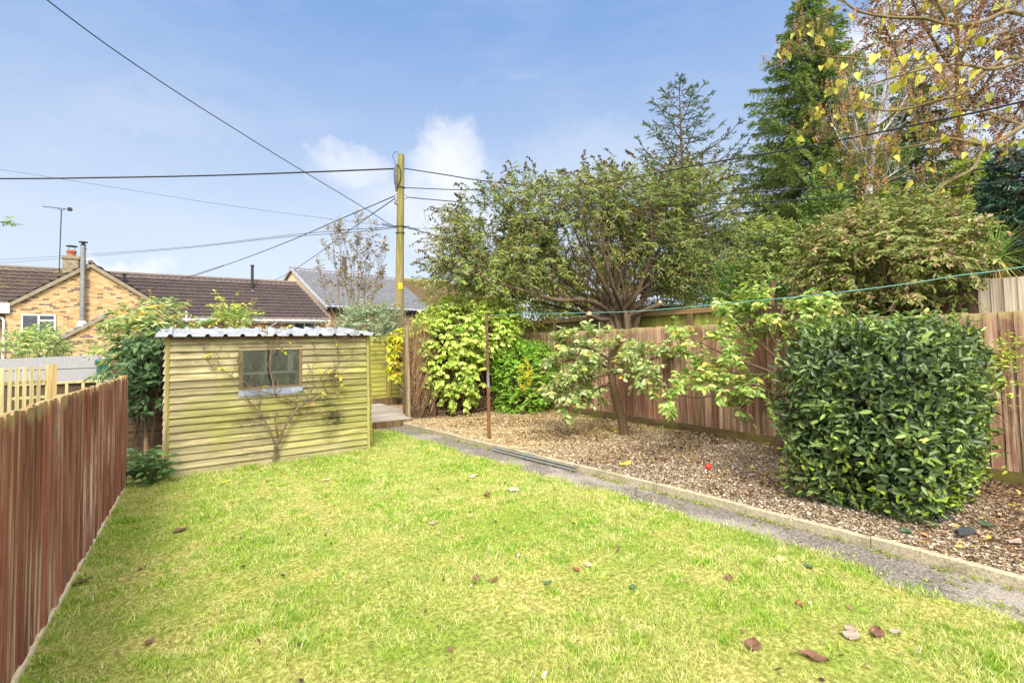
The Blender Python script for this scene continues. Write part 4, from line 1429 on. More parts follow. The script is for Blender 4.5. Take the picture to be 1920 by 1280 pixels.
se, sr_ = alongB(797, 578, be), alongB(757, 520, br)
sm = (se + sr_) / 2
end = sm + 9.5
part('roof', tiles(be, be + bu * sm, br, br + bu * sm, .36, .33, .03, .08), tile_lilac, hb, label='lilac-grey tiled half of the roof')
part('roof', tiles(be + bu * (sm + .02), be + bu * end, br + bu * (sm + .02), br + bu * end, .36, .3, .03, .08), tile_tan, hb, label='mossy brown tiled half of the roof')
run = br - be
rb = br + (run * np.array([1, 1, -1]))
part('roof', tiles(rb + bu * end, rb, br + bu * end, br), tile_lilac, hb)
part('ridge', MB().tube([br - bu * .05 + UP * .04, br + bu * sm + UP * .04], .1, 8), plain('ridge_grey', c(126, 124, 134), .9), hb)
part('ridge', MB().tube([br + bu * (sm + .01) + UP * .04, br + bu * end + UP * .04], .1, 8), plain('ridge_moss', c(132, 120, 72), .95, var=.35), hb)
part('gable_wall', MB().prism([be * np.array([1, 1, 0]) + bn * .3 + bu * .15, rb * np.array([1, 1, 0]) - bn * .3 + bu * .15, rb - bn * .3 + bu * .15 + UP * .2, br + bu * .15 - UP * .12, be + bn * .3 + bu * .15 + UP * .2], bu * .25), cream, hb)
for e in (be, rb):
    part('verge', MB().prism([br + UP * .05 - bu * .05, e + UP * .05 - bu * .05, e - UP * .13 - bu * .05, br - UP * .14 - bu * .05], bu * .12), plain('verge_grey', c(150, 150, 156), .8), hb)
fw_ = be * np.array([1, 1, 0]) + bn * .4
part('front_wall', MB().prism([fw_ + bu * .4, fw_ + bu * end, fw_ + bn * .25 + bu * end, fw_ + bn * .25 + bu * .4], UP * (be[2] + .1)), plain('shaded_brick', c(150, 118, 92), .9, var=.2, sc=10), hb)
part('gutter', MB().tube([be - bn * .06 - UP * .03, be - bn * .06 + bu * end - UP * .03], .07, 8), blackm, hb)
part('fascia', MB().prism([be + bn * .03 - UP * .22, be + bn * .03 + bu * end - UP * .22, be + bn * .03 + bu * end, be + bn * .03], bn * .03), blackm, hb)
for px_ in (655, 735):
    s1 = alongB(px_, 590, be)
    q = fw_ + bu * s1
    mb = MB().prism([q - bn * .02 + bu * a + UP * (be[2] + b) for a, b in ((-.6, -1.5), (.6, -1.5), (.6, -.45), (-.6, -.45))], bn * .015)
    wn = part('window', mb, hglass, hb)
q = br + bu * alongB(646, 511, br)
part('stack', MB().lathe(q - UP * .2, [(.17, 0), (.17, 1.35), (.2, 1.36), (.2, 1.46), (.08, 1.5)], 10), plain('stack_brown', c(76, 70, 58), .8), hb)

# summerhouse behind the green fence
sh = P(1284, 556, 17.)
su, sv = RH, FH
sg = thing('summerhouse', 'small summerhouse with a pale blue-grey roof and dark gable behind the green fence', 'summerhouse', sh * np.array([1, 1, 0]))
hw, dr, Lh = .55, .2, 1.5
ax = unit(-RH * .92 + FH * .39)
cr = unit(np.cross(ax, UP))
if np.dot(cr, FH) > 0:
    cr = -cr
apx = sh
for s_ in (-1, 1):
    q = [apx, apx + cr * s_ * .95 - UP * .3, apx + cr * s_ * .95 - UP * .3 + ax * Lh, apx + ax * Lh]
    part('roof', MB().prism(q, UP * -.05), plain('pale_roof', c(128, 140, 156), .7, var=.08), sg)
part('wall', MB().prism([apx - UP * .07 + ax * .1, apx + cr * .8 - UP * .32 + ax * .1, (apx + cr * .8 + ax * .1) * np.array([1, 1, 0]), (apx - cr * .8 + ax * .1) * np.array([1, 1, 0]), apx - cr * .8 - UP * .32 + ax * .1], ax * 2.3), plain('dark_boards', c(46, 50, 58), .8), sg)
pst = P(1450, 590, 10.5)
solo('rustic_post', 'dark rough post standing between the shrubs above the closeboard fence', 'post', MB().tube(smooth_path([pst * np.array([1, 1, 0]), pst - UP * .4, P(1447, 560, 10.5), P(1451, 528, 10.5)]), .05, 8), timber_brown, pst * np.array([1, 1, 0]))
# ------------------------------------------------------------------ plants near the camera
bark = plain('bark_brown', c(98, 78, 58), .95, var=.35, sc=30, bump=.6)
bark_red = plain('bark_reddish', c(98, 82, 64), .95, var=.3, sc=16, bump=.6)
bark_pale = plain('bark_pale', c(140, 122, 98), .9, var=.25, sc=24, bump=.4)
bark_green = plain('bark_mossy', c(112, 98, 66), .9, var=.3, sc=14, bump=.5)
bark_white = plain('bark_birch', c(158, 152, 150), .8, var=.22, sc=6)
twig_m = plain('twig_brown', c(116, 88, 66), .95, var=.25, sc=12)


def flat0(p):
    return np.array([p[0], p[1], 0.])


# --- clipped evergreen hedge block
hc = np.array([5.46, 1.88, .785])
hg = thing('hedge', 'big clipped block of glossy dark evergreen leaves standing at the kerb', 'hedge', flat0(hc))
HR = np.array([.80, .62, .79])


def hedge_surf(n, k):
    u = rvec(n)
    r = (np.abs(u) ** 7).sum(1) ** (-1 / 7)
    q = u * r[:, None]
    q *= k[:, None]
    lump = 1 + .035 * np.sin(q[:, 0] * 9 + q[:, 2] * 5) + .04 * np.sin(q[:, 1] * 8 - q[:, 2] * 7 + 1)
    p = q * HR * lump[:, None]
    f = .84 + .16 * np.clip((q[:, 2] + 1) / 1.1, 0, 1)
    p[:, 0] = p[:, 0] * f + .05 * q[:, 2]
    p[:, 1] *= f
    gr = unit(np.sign(q) * np.abs(q) ** 5 / HR)
    return hc + p, gr


n = 17500
kk = 1 - .18 * rng.random(n) ** 1.6 + .045 * rng.normal(size=n)
p, g = hedge_surf(n, kk)
ok = p[:, 2] > .05
p, g = p[ok], g[ok]
hl = gapfield(p, 4.2, 3.) > -.42 - .2 * rng.random(n)[:len(p)] if False else gapfield(p, 4.2, 3.) + .25 * rng.random(len(p)) > -.52
p, g = p[hl], g[hl]
n = len(p)
d = unit(g * .35 + UP * .25 + rvec(n) * .75)
nm = unit(g * .7 + UP * .55 + rvec(n) * .45)
L = .072 * (.45 + .95 * rng.random(n))
hm = leaf_mat('hedge_leaf', [(0, c(48, 68, 34)), (.35, c(66, 87, 42)), (.7, c(88, 107, 54)), (.92, c(112, 130, 70)), (.985, c(138, 156, 68)), (1, c(156, 176, 80))], .36, .24, .5)
part('foliage', leafmesh(p, d, nm, L, L * .42, 'oval'), hm, hg)
n = 1300                                              # fresh yellow-green shoots, mostly low down and on the right
p, g = hedge_surf(n * 4, 1.0 + .06 * rng.random(n * 4))
wgt = np.exp(-((p[:, 2] - .25) / .28) ** 2) + .6 * np.exp(-((p[:, 0] - 6.2) / .25) ** 2) + .03
ok = (rng.random(n * 4) < wgt * .45) & (p[:, 2] > .08)
p, g = p[ok], g[ok]
n = len(p)
part('young_leaves', leafmesh(p, unit(g * .6 + UP * .5 + rvec(n) * .5), unit(g + UP * .5 + rvec(n) * .4), .06, .027, 'oval'),
     leaf_mat('young_leaf', [(0, c(124, 152, 50)), (.5, c(156, 180, 62)), (1, c(186, 196, 84))], .4, .35), hg)
sh_p, sh_g = hedge_surf(900, np.ones(900))
ks = (sh_g[:, 2] > .3) | (rng.random(900) < .18)
sh_p, sh_g = sh_p[ks & (sh_p[:, 2] > .15)], sh_g[ks & (sh_p[:, 2] > .15)]
sh_p, sh_g = sh_p[:150], sh_g[:150]
g_, a_, b_ = spray(sh_p, sh_g, 7, .15, .066, .028, .55, .45, .05)
part('shoot_leaves', g_, leaf_mat('shoot_leaf', [(0, c(74, 98, 50)), (.5, c(104, 128, 62)), (.85, c(140, 162, 74)), (1, c(170, 184, 84))], .36, .3, .5), hg)
p, g = hedge_surf(2600, .55 + .35 * rng.random(2600))
p = p[p[:, 2] > .05]
q = p + unit(rvec(len(p)) + (p - hc) * .8) * .22
part('branches', sticks(p[:900], q[:900], .004, .002), plain('dark_twig', c(66, 56, 40)), hg)
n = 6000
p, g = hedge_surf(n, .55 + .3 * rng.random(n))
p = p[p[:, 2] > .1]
part('inner_foliage', leafmesh(p, rvec(len(p)), rvec(len(p)), .07, .035, 'oval'), leaf_mat('hedge_inner', [(0, c(34, 50, 30)), (1, c(58, 74, 44))], .6, .1), hg)  # inner leaves coloured darker, the shade inside the hedge put into their greens

# --- thin twiggy bush with yellow-green leaves to the right of the hedge
sb = np.array([6.25, 1.55, 0])
tb = thing('twiggy_bush', 'straggly half-bare bush with yellow-green leaves between the hedge and the closeboard fence', 'bush', sb)
mb, ends = MB(), []
for i in range(22):
    a = sb + np.array([random.uniform(-.35, .2), random.uniform(-.2, .3), random.uniform(0, .5)])
    e = P(random.uniform(1830, 1908), random.choice([random.uniform(620, 700), random.uniform(640, 800)]), random.uniform(4.7, 5.3))
    pth = bez(a, (a + e) / 2 + np.array([random.uniform(-.1, .1), random.uniform(-.1, .1), .12]), e, 8)
    mb.tube(pth, (.005, .002), 5, cap=False)
    ramify(mb, pth, .004, 7, .26, 2, .1, .9, ends, .3, 4)
part('branches', mb, twig_m, tb)
ep = np.array([e[0] for e in ends])
ed = np.array([e[1] for e in ends])
kp = rng.random(len(ep)) < np.clip((ep[:, 2] - .5) * .8, .06, .95)
g, _, _ = spray(ep[kp], ed[kp], 4, .07, .042, .02, .2, .5, .2)
part('foliage', g, leaf_mat('bush_yellow_leaf', [(0, c(128, 150, 50)), (.5, c(170, 186, 66)), (.8, c(204, 204, 92)), (1, c(104, 128, 54))], .5, .4), tb)

# --- apple tree
ab = G(1172, 822)
ab[2] = .04
Za = np.dot(ab - EYE, FW)
ap = thing('apple_tree', 'small apple tree with leaning bare trunk and pruned stub amid the gravel bed', 'tree', ab)
PZ = lambda x, y, dz=0.: P(x, y, Za + dz)
mb, ends = MB(), []
trunk = smooth_path([ab - UP * .05, PZ(1168, 795), PZ(1158, 755), PZ(1150, 725, -.02), PZ(1146, 695), PZ(1146, 668), PZ(1150, 655)], 4)
mb.tube(trunk, [.105, .088, .08, .076, .074, .072, .07, .07, .068, .066, .064, .064, .062, .06, .06, .058, .056, .054, .05, .05, .048, .046, .044, .042, .04], 12)
mb.tube(smooth_path([PZ(1147, 672), PZ(1155, 655, -.05), PZ(1166, 637, -.12)], 3), (.045, .036), 10)
mb.tube(smooth_path([PZ(1166, 637, -.12), PZ(1176, 628, -.1), PZ(1186, 624, -.08)], 3), (.014, .006), 6)
limbs = [[(1147, 700, 0), (1120, 705, -.2), (1090, 715, -.4), (1060, 730, -.5), (1042, 742, -.55)], [(1147, 690, 0), (1110, 680, .1), (1075, 674, .2), (1048, 682, .25)],
         [(1146, 676, 0), (1120, 660, -.2), (1095, 650, -.3), (1060, 650, -.3)], [(1150, 672, 0), (1180, 680, .2), (1215, 675, .3), (1240, 668, .35)],
         [(1150, 700, 0), (1170, 698, -.3), (1195, 702, -.5), (1212, 715, -.55)], [(1148, 668, 0), (1165, 672, .4), (1190, 668, .6)], [(1147, 716, 0), (1110, 735, .2), (1070, 745, .4), (1035, 740, .5)],
         [(1148, 725, 0), (1125, 722, -.1), (1095, 748, -.25), (1060, 765, -.3)]]
for lb in limbs:
    pth = smooth_path([PZ(*q) for q in lb], 4)
    mb.tube(pth, (.026, .007), 8)
    ramify(mb, pth, .012, 13, .28, 2, .2, .85, ends, .15, 5)
part('trunk', mb, bark, ap)
part('cut_end', MB().tube([PZ(1165.4, 638, -.118), PZ(1166.6, 636, -.124)], .0365, 12), plain('cut_wood', c(206, 176, 136), .9), ap)
ep, ed = np.array([e[0] for e in ends]), np.array([e[1] for e in ends])
px_all = np.array([((q - EYE) @ RT) / ((q - EYE) @ FW) * F + 960 for q in ep])
kp = (rng.random(len(ep)) < np.where(px_all < 1135, .40, .34))
apple_leaf = leaf_mat('apple_leaf', [(0, c(98, 120, 62)), (.25, c(132, 152, 80)), (.5, c(164, 180, 108)), (.68, c(180, 190, 130)), (.84, c(194, 200, 156)), (.94, c(190, 184, 90)), (1, c(214, 180, 70))], .45, .4)
g, _, _ = spray(ep[kp], ed[kp], 10, .18, .082, .046, .1, .6, .35, 'oval', .35)
part('foliage', g, apple_leaf, ap)

# --- second fruit tree beside the hedge
fb = np.array([6.35, 3.35, .04])
ft = thing('fruit_tree', 'young fruit tree with large pale green leaves, rising behind the left end of the hedge', 'tree', fb)
Zf = np.dot(fb - EYE, FW)
PF = lambda x, y, dz=0.: P(x, y, Zf + dz)
mb, ends = MB(), []
st = smooth_path([fb - UP * .05, PF(1462, 800), PF(1450, 730), PF(1456, 660), PF(1462, 600), PF(1470, 572)], 4)
mb.tube(st, (.05, .014), 10)
for lb in [[(1452, 740, 0), (1410, 720, -.2), (1360, 735, -.3), (1310, 745, -.35), (1272, 740, -.4)], [(1452, 700, 0), (1400, 680, -.1), (1350, 660, -.2), (1310, 640, -.25), (1290, 628, -.25)],
           [(1455, 670, 0), (1420, 640, .1), (1390, 615, .2), (1370, 600, .2)], [(1460, 630, 0), (1490, 600, -.1), (1520, 585, -.2), (1545, 590, -.3)], [(1458, 650, 0), (1430, 600, 0), (1425, 575, 0)],
           [(1455, 690, 0), (1500, 665, -.2), (1530, 640, -.3)], [(1452, 715, 0), (1420, 740, .2), (1390, 765, .3)], [(1455, 680, 0), (1445, 640, .3), (1470, 610, .4), (1500, 590, .5)], [(1452, 705, 0), (1370, 700, .3), (1330, 700, .4)]]:
    pth = smooth_path([PF(*q) for q in lb], 4)
    mb.tube(pth, (.02, .006), 7)
    ramify(mb, pth, .013, 9, .3, 2, .2, .8, ends, .2, 5)
part('trunk', mb, bark, ft)
ep, ed = np.array([e[0] for e in ends]), np.array([e[1] for e in ends])
kp = rng.random(len(ep)) < .68
g, _, _ = spray(ep[kp], ed[kp], 7, .16, .088, .046, .1, .6, .4, 'oval', .35)
part('foliage', g, leaf_mat('fruit_leaf', [(0, c(96, 126, 56)), (.3, c(128, 156, 68)), (.6, c(160, 182, 88)), (.85, c(190, 200, 124)), (.95, c(196, 184, 84)), (1, c(180, 140, 60))], .45, .35), ft)

# --- round euonymus with one golden sprig
eb = np.array([6.25, 8.75, .04])
eu = thing('round_shrub', 'rounded bright green shrub with one golden sprig, left of the apple tree', 'shrub', eb)
Ze = np.dot(eb - EYE, FW)
E_ = [ell(982, 705, Ze, 60, 62, .62), ell(965, 680, Ze - .1, 42, 38, .5), ell(1005, 685, Ze + .1, 45, 42, .5), ell(980, 745, Ze - .1, 50, 36, .5)]
cp_, co2 = sample_ells(E_, 1700, .35, None, 1., .05)
g, a, b = spray(cp_, co2, 9, .14, .045, .024, .25, .5, .1, 'oval')
eul = leaf_mat('euonymus_leaf', [(0, c(84, 124, 36)), (.4, c(118, 162, 52)), (.75, c(152, 190, 68)), (.95, c(186, 208, 100)), (1, c(206, 218, 140))], .4, .45, gain=1.3)
part('foliage', g, eul, eu)
part('branches', sticks(np.repeat((eb + UP * .1)[None], 130, 0) + rvec(130) * .08, cp_[:130], .01, .003), twig_m, eu)
gp_ = np.array([P(x, y, Ze - .62) for x, y in ((985, 712), (992, 690), (978, 700), (990, 725), (996, 705), (984, 735), (974, 720))])
g, _, _ = spray(np.repeat(gp_, 3, 0), unit(rvec(21) + UP * 1.2 - FH * .6), 14, .2, .045, .022, .6, .4, 0.)
part('golden_leaves', g, leaf_mat('golden_leaf', [(0, c(206, 176, 40)), (.6, c(232, 206, 70)), (1, c(240, 222, 112))], .45, .35), eu)

# --- big climber smothering the screen at the end of the bed
cb = np.array([5.0, 9.55, 0.])
cl_ = thing('climber', 'big lime-green climber mounded over bare brown stems at the far end of the gravel bed', 'climbing plant', cb)
Zc = 10.6
E_ = [ell(868, 625, Zc, 82, 62, .6), ell(830, 640, Zc - .1, 55, 60, .5), ell(905, 620, Zc, 60, 45, .55), ell(838, 690, Zc - .35, 46, 46, .3), ell(890, 700, Zc - .3, 22, 34, .3), ell(858, 738, Zc - .35, 34, 18, .2), ell(935, 600, Zc + .3, 38, 32, .5)]
cp_, co2 = sample_ells(E_, 1650, .3, (-.5, 1.), 1.4, .25)
g, a, b = spray(cp_, co2, 10, .2, .068, .056, .1, .6, .35, 'heart')
clm = leaf_mat('climber_leaf', [(0, c(118, 150, 52)), (.3, c(152, 180, 70)), (.6, c(186, 206, 96)), (.85, c(212, 222, 130)), (.95, c(226, 226, 150)), (1, c(190, 164, 70))], .5, .4, .3, (c(206, 214, 104), .5), 1.4)
part('foliage', g, clm, cl_)
ns = 900                                                # tangled dead stems below and inside
p0 = np.stack([3.95 + 2.5 * rng.random(ns), 9.5 + .22 * rng.normal(size=ns), .1 + 1.7 * rng.random(ns) ** 1.2], 1)
p1 = p0 + unit(rvec(ns) * np.array([1, .5, 1]) + UP * .5) * (.25 + .4 * rng.random(ns))[:, None]
mb = MB()
for i in range(150):
    x0 = 3.95 + 1.9 * random.random()
    a = np.array([x0, 9.45 + random.uniform(-.25, .15), .03])
    e = np.array([x0 + random.uniform(-.5, .8), 9.55 + random.uniform(-.2, .15), random.uniform(.7, 2.1)])
    mb.tube(bez(a, (a + e) / 2 + rvec(1)[0] * .35, e, 7), (.011, .004), 4, cap=False)
part('stems', mb, bark, cl_)
part('dead_twigs', sticks(p0, p1, .006, .003), plain('dead_twig', c(134, 104, 78), .95, var=.3), cl_)
# the screen it grows over
scn = thing('brushwood_screen', 'dark brushwood screen between the gate post and the closeboard fence, under the climber', 'screen', (5.3, 9.75, 0))
mb = MB()
x = 3.9
while x < 6.75:
    mb.box((x, 9.72 + random.uniform(-.02, .02), 0), (x + .045, 9.76, 1.75 + random.uniform(-.15, .1)))
    x += .052
part('brushwood', mb, wood('brushwood', (c(70, 52, 38), c(112, 86, 62), c(150, 120, 90)), 'z', 40), scn)
for z in (.5, 1.3):
    part('rail', MB().box((3.86, 9.77, z), (6.8, 9.82, z + .06)), timber_brown, scn)
nb = 260                                                # loose dry brush leaning out by the gate post
p0 = np.stack([3.92 + .38 * rng.random(nb), 9.42 + .12 * rng.normal(size=nb), .05 + 1.5 * rng.random(nb)], 1)
p1 = p0 + unit(UP * 1.3 + rvec(nb) * .5) * (.4 + .5 * rng.random(nb))[:, None]
part('loose_twigs', sticks(p0, p1, .006, .003), plain('dry_brush', c(158, 128, 92), .95, var=.3), scn)

# --- yellowing creeper with one bent stem behind the gate post
yb = np.array([4.35, 11.3, 0.])
yc = thing('creeper', 'narrow yellowing creeper on a bent stem beside the gate post above the deck', 'climbing plant', yb)
Zy = np.dot(yb - EYE, FW)
part('stem', MB().tube(smooth_path([yb + RH * .25, P(757, 738, Zy), P(748, 722, Zy), P(746, 700, Zy), P(748, 660, Zy)], 5), (.035, .02), 8), bark_pale, yc)
cp_, co2 = sample_ells([ell(746, 660, Zy, 11, 26, .18), ell(748, 690, Zy, 10, 20, .16), ell(752, 640, Zy, 12, 20, .2)], 110, .6)
g, a, b = spray(cp_, co2, 8, .16, .10, .08, 0., .6, .5, 'heart')
part('foliage', g, leaf_mat('creeper_leaf', [(0, c(150, 168, 44)), (.4, c(190, 196, 60)), (.8, c(214, 202, 70)), (.93, c(214, 164, 60)), (1, c(120, 150, 52))], .5, .4), yc)

# --- trained shrub on the shed wall
tb_ = onY(516, 864, 7.12)
tb_[2] = 0
es = thing('wall_shrub', 'nearly bare shrub trained fan-wise up the front of the shed', 'shrub', tb_)
ES = lambda x, y, o=0.: onY(x, y, 7.165 - o)
mb, ends = MB(), []
br_ = [([(514, 866), (517, 850), (517.5, 835)], .042, .034), ([(517.5, 838), (525.6, 823), (531, 807), (542, 786), (554, 771), (560, 762)], .026, .022),
       ([(560, 762), (552, 754), (540, 748), (519.5, 741), (515.5, 736), (512, 717), (508, 701), (507, 681), (508, 660), (509, 640)], .021, .008), ([(509, 641), (500, 624), (488, 606)], .006, .003), ([(509, 641), (519, 620), (533, 606)], .006, .003), ([(509, 660), (520, 646), (528, 655)], .005, .003),
       ([(519.5, 741), (493, 734), (473, 728), (458.6, 716), (446, 712), (432, 705), (418, 694), (400, 690), (389, 675), (382, 650)], .013, .004), ([(560, 762), (576, 756), (592.6, 748), (606, 743), (622, 738), (635, 735)], .015, .005),
       ([(566, 760), (576, 748), (581, 738), (588.6, 723.6), (599, 713), (611, 695), (623, 690), (635, 681), (645, 677), (662, 668), (684, 664)], .016, .005), ([(517, 838), (509, 815), (499, 793), (487, 772), (469, 756), (464, 745)], .015, .006),
       ([(519, 836), (521, 815), (516, 793), (519, 772)], .012, .006), ([(487, 772), (484, 755), (484, 735)], .007, .003), ([(623, 690), (630, 705), (626, 716)], .006, .003), ([(632, 684), (634, 660), (630, 640), (628, 622)], .006, .003), ([(630, 640), (648, 632), (662, 637), (668, 622)], .005, .002),
       ([(588, 724), (586, 700), (588, 650)], .005, .002), ([(611, 695), (618, 710), (626, 716)], .005, .002), ([(418, 694), (402, 668), (394, 662)], .006, .003), ([(432, 705), (440, 690), (436, 672)], .005, .002), ([(600, 745), (618, 730), (630, 715)], .004, .002), ([(554, 771), (580, 778), (606, 772)], .005, .002)]
for pts, ra, rb_ in br_:
    ra, rb_ = ra * .66, rb_ * .7
    w_ = [0] + [random.uniform(0, .05) for _ in pts[1:]]
    pth = smooth_path([ES(x, y, o_) for (x, y), o_ in zip(pts, w_)], 4)
    mb.tube(pth, (ra, rb_), 8, cap=True)
    if ra < .02:
        ramify(mb, pth, ra * .6, 8, .15, 2, .25, .8, ends, .1, 4)
for i in range(len(mb.v)):
    if mb.v[i][1] > 7.22:
        mb.v[i] = (mb.v[i][0], 7.22 - .2 * (mb.v[i][1] - 7.22), mb.v[i][2])
part('stems', mb, plain('wall_stem', c(104, 88, 68), .9, var=.3, sc=24, bump=.4), es)
ep, ed = np.array([e[0] for e in ends]), np.array([e[1] for e in ends])
kp = rng.random(len(ep)) < .02
ep[:, 1] = np.minimum(ep[:, 1], 7.17)
ex = np.array([ES(x, y, .05) for x, y in ((528, 652), (520, 632), (632, 640), (628, 625), (600, 697), (607, 700), (610, 736), (618, 738), (392, 662), (632, 655), (498, 628), (420, 688), (412, 690), (414, 722), (418, 690), (425, 690))])
ex = ex[::2]
ep2, ed2 = np.concatenate([ep[kp], ex]), np.concatenate([ed[kp], rvec(len(ex)) - np.array([0, .6, 0])])
g, _, _ = spray(ep2, ed2, 3, .05, .05, .032, 0., .6, .4)
part('foliage', g, leaf_mat('wall_shrub_leaf', [(0, c(110, 140, 50)), (.35, c(196, 184, 70)), (.65, c(222, 186, 60)), (1, c(196, 140, 80))], .5, .4), es)

# --- buddleia at the left of the shed, dark shaded growth in the gap, leafy plants at its foot
bb = np.array([-.75, 9.6, 0.])
bu_ = thing('buddleia', 'tall arching buddleia with brown seed spikes, rising behind the left side of the shed', 'shrub', bb)
Zb = np.dot(bb - EYE, FW)
E_ = [ell(274, 650, Zb, 40, 54, .5), ell(266, 610, Zb, 28, 30, .4), ell(304, 598, Zb + .3, 30, 16, .4), ell(250, 695, Zb - .2, 20, 40, .3), ell(285, 690, Zb, 26, 60, .4), ell(262, 740, Zb - .3, 24, 40, .35)]
cp_, co2 = sample_ells(E_, 250, .6, (-.22, 3.), 1.8, .5)
g, a, b = spray(cp_, co2, 12, .28, .13, .03, .35, .55, .35, 'lance')
part('foliage', g, leaf_mat('buddleia_leaf', [(0, c(92, 118, 70)), (.3, c(128, 150, 86)), (.6, c(164, 180, 112)), (.85, c(198, 206, 152)), (.95, c(210, 196, 84)), (1, c(226, 178, 46))], .55, .4), bu_)
kp = (cp_[:, 2] > 1.45) & (rng.random(len(cp_)) < .30)
SPK = 22


def spikes(tp, dd, ln, droop, size):
    """dense little seed capsules crowded along arching spike axes"""
    n_ = len(tp)
    u_ = np.tile(np.linspace(0, 1, SPK), (n_, 1))
    pp = tp[:, None] + dd[:, None] * (u_ * ln)[..., None] - UP * (droop * ln * u_ ** 2)[..., None]
    pp = pp.reshape(-1, 3) + rvec(n_ * SPK) * .006
    return leafmesh(pp, unit(np.repeat(dd, SPK, 0) * .5 + rvec(n_ * SPK)), rvec(n_ * SPK), size, size * .75, 'diamond')


tp = b[kp]
dd = unit(co2[kp] * .8 - RH * .45 + UP * .2 + rvec(len(tp)) * .4)
part('seed_heads', spikes(tp, dd, .24, .55, .022), leaf_mat('seed_brown', [(0, c(120, 92, 52)), (.6, c(156, 122, 70)), (1, c(180, 146, 92))], .9, .1), bu_)
mb = MB()
for i in range(16):
    j = random.randrange(len(cp_))
    mb.tube(bez(bb + rvec(1)[0] * np.array([.25, .25, 0]), (bb + cp_[j]) / 2 + RH * random.uniform(-.2, .2), cp_[j], 8), (.014, .005), 6, cap=False)
part('stems', mb, bark, bu_)

nb_ = np.array([-.38, 7.95, 0.])
nf = thing('shaded_shrub', 'dark leafy undergrowth in the deep shade between the red fence and the shed', 'shrub', nb_)
cp_ = np.stack([-.62 + .5 * rng.random(170), 7.9 + .8 * rng.random(170), .7 + 1.0 * rng.random(170)], 1)
g, a, b = spray(cp_, unit(rvec(170) - FH * .5), 7, .2, .1, .045, .1, .6, .4)
part('foliage', g, leaf_mat('shade_leaf', [(0, c(44, 66, 40)), (.5, c(66, 92, 54)), (1, c(96, 122, 72))], .5, .25), nf)
part('stems', sticks(np.repeat(nb_[None], 22, 0) + rvec(22) * np.array([.12, .25, 0]), cp_[:22], .006, .002), plain('dark_stem', c(62, 52, 38)), nf)
# fern at the head of the gap
fb_ = np.array([-.3, 7.75, 1.05])
fn = thing('fern', 'pale fern fronds spreading over the far end of the red fence', 'fern', flat0(fb_))
ps, ds, ns_, Ls = [], [], [], []
mb = MB()
for i in range(11):
    an = random.uniform(-.4, 2.6) + math.pi * .5
    dv = np.array([math.cos(an), -abs(math.sin(an)), .5])
    a = P(268 + random.uniform(-8, 8), 730, 8.3)
    pth = bez(a, a + unit(dv) * .25 + UP * .1, a + unit(dv) * .48 - UP * .02, 12)
    mb.tube(pth, (.005, .002), 4, cap=False)
    for k in range(1, 12):
        tn = unit(pth[k] - pth[k - 1])
        sd_ = unit(np.cross(tn, UP))
        for s_ in (-1, 1):
            ps.append(pth[k]); ds.append(unit(sd_ * s_ + tn * .45)); ns_.append(UP + rvec(1)[0] * .15); Ls.append(.13 * math.sin(math.pi * (k + .6) / 12.6) + .015)
fern_m = leaf_mat('fern_frond', [(0, c(104, 132, 84)), (.6, c(146, 168, 118)), (1, c(182, 196, 154))], .55, .35)
part('fronds', leafmesh(np.array(ps), np.array(ds), np.array(ns_), np.array(Ls), np.array(Ls) * .26, 'lance'), fern_m, fn)
part('stalks', mb, twig_m, fn)
mb = MB()
mb.tube(bez(flat0(fb_), fb_ * np.array([1, 1, .6]), P(268, 732, 8.3), 6), (.03, .02), 6)
part('crown_stem', mb, bark, fn)
# broad-leaved plants by the shed corner
for i, (px_, py_, lab, nleaf, LL) in enumerate(((285, 908, 'leafy dark green plant with broad leaves right against the left corner of the shed', 62, .12), (256, 900, 'bushy broad-leaved plant at the end of the red fence by the lawn', 60, .11))):
    pb_ = G(px_, py_)
    pl2 = thing('leafy_plant', lab, 'plant', pb_)
    n = nleaf
    an = rng.random(n) * 2 * math.pi
    rr = .02 + .17 * rng.random(n) ** .7
    hgt = .04 + .34 * rng.random(n)
    pos = pb_ + np.stack([np.cos(an) * rr, np.sin(an) * rr, hgt], 1)
    dv = unit(np.stack([np.cos(an), np.sin(an), -.25 + .5 * rng.random(n)], 1) + rvec(n) * .3)
    LL_ = LL * (.6 + .6 * rng.random(n))
    part('leaves', leafmesh(pos, dv, unit(UP * .8 - FH * .5 + rvec(n) * .4), LL_, LL_ * .55, 'oval'), leaf_mat('broad_leaf', [(0, c(54, 86, 46)), (.5, c(82, 118, 62)), (.9, c(120, 150, 86)), (1, c(150, 170, 110))], .4, .25), pl2)
    part('stems', sticks(np.repeat(pb_[None], n, 0), pos, .004, .003), plain('green_stem', c(88, 104, 56)), pl2)
pb_ = G(268, 905)
fn2 = thing('fern', 'low dark fern between the two broad-leaved plants at the foot of the red fence', 'fern', pb_)
ps, ds, ns_, Ls = [], [], [], []
mb = MB()
for i in range(14):
    an = math.pi * 2 * i / 14 + random.uniform(-.2, .2)
    dv = np.array([math.cos(an), math.sin(an), .7])
    pth = bez(pb_, pb_ + unit(dv) * .2 + UP * .08, pb_ + unit(dv) * .34 + UP * .02, 10)
    mb.tube(pth, (.004, .0015), 4, cap=False)
    for k in range(2, 10):
        tn = unit(pth[k] - pth[k - 1])
        sd_ = unit(np.cross(tn, UP))
        for s_ in (-1, 1):
            ps.append(pth[k]); ds.append(unit(sd_ * s_ + tn * .45)); ns_.append(UP + rvec(1)[0] * .15); Ls.append(.09 * math.sin(math.pi * (k + .6) / 10.8) + .01)
part('fronds', leafmesh(np.array(ps), np.array(ds), np.array(ns_), np.array(Ls), np.array(Ls) * .28, 'lance'), leaf_mat('fern_dark', [(0, c(62, 88, 48)), (1, c(120, 146, 88))], .55, .3), fn2)
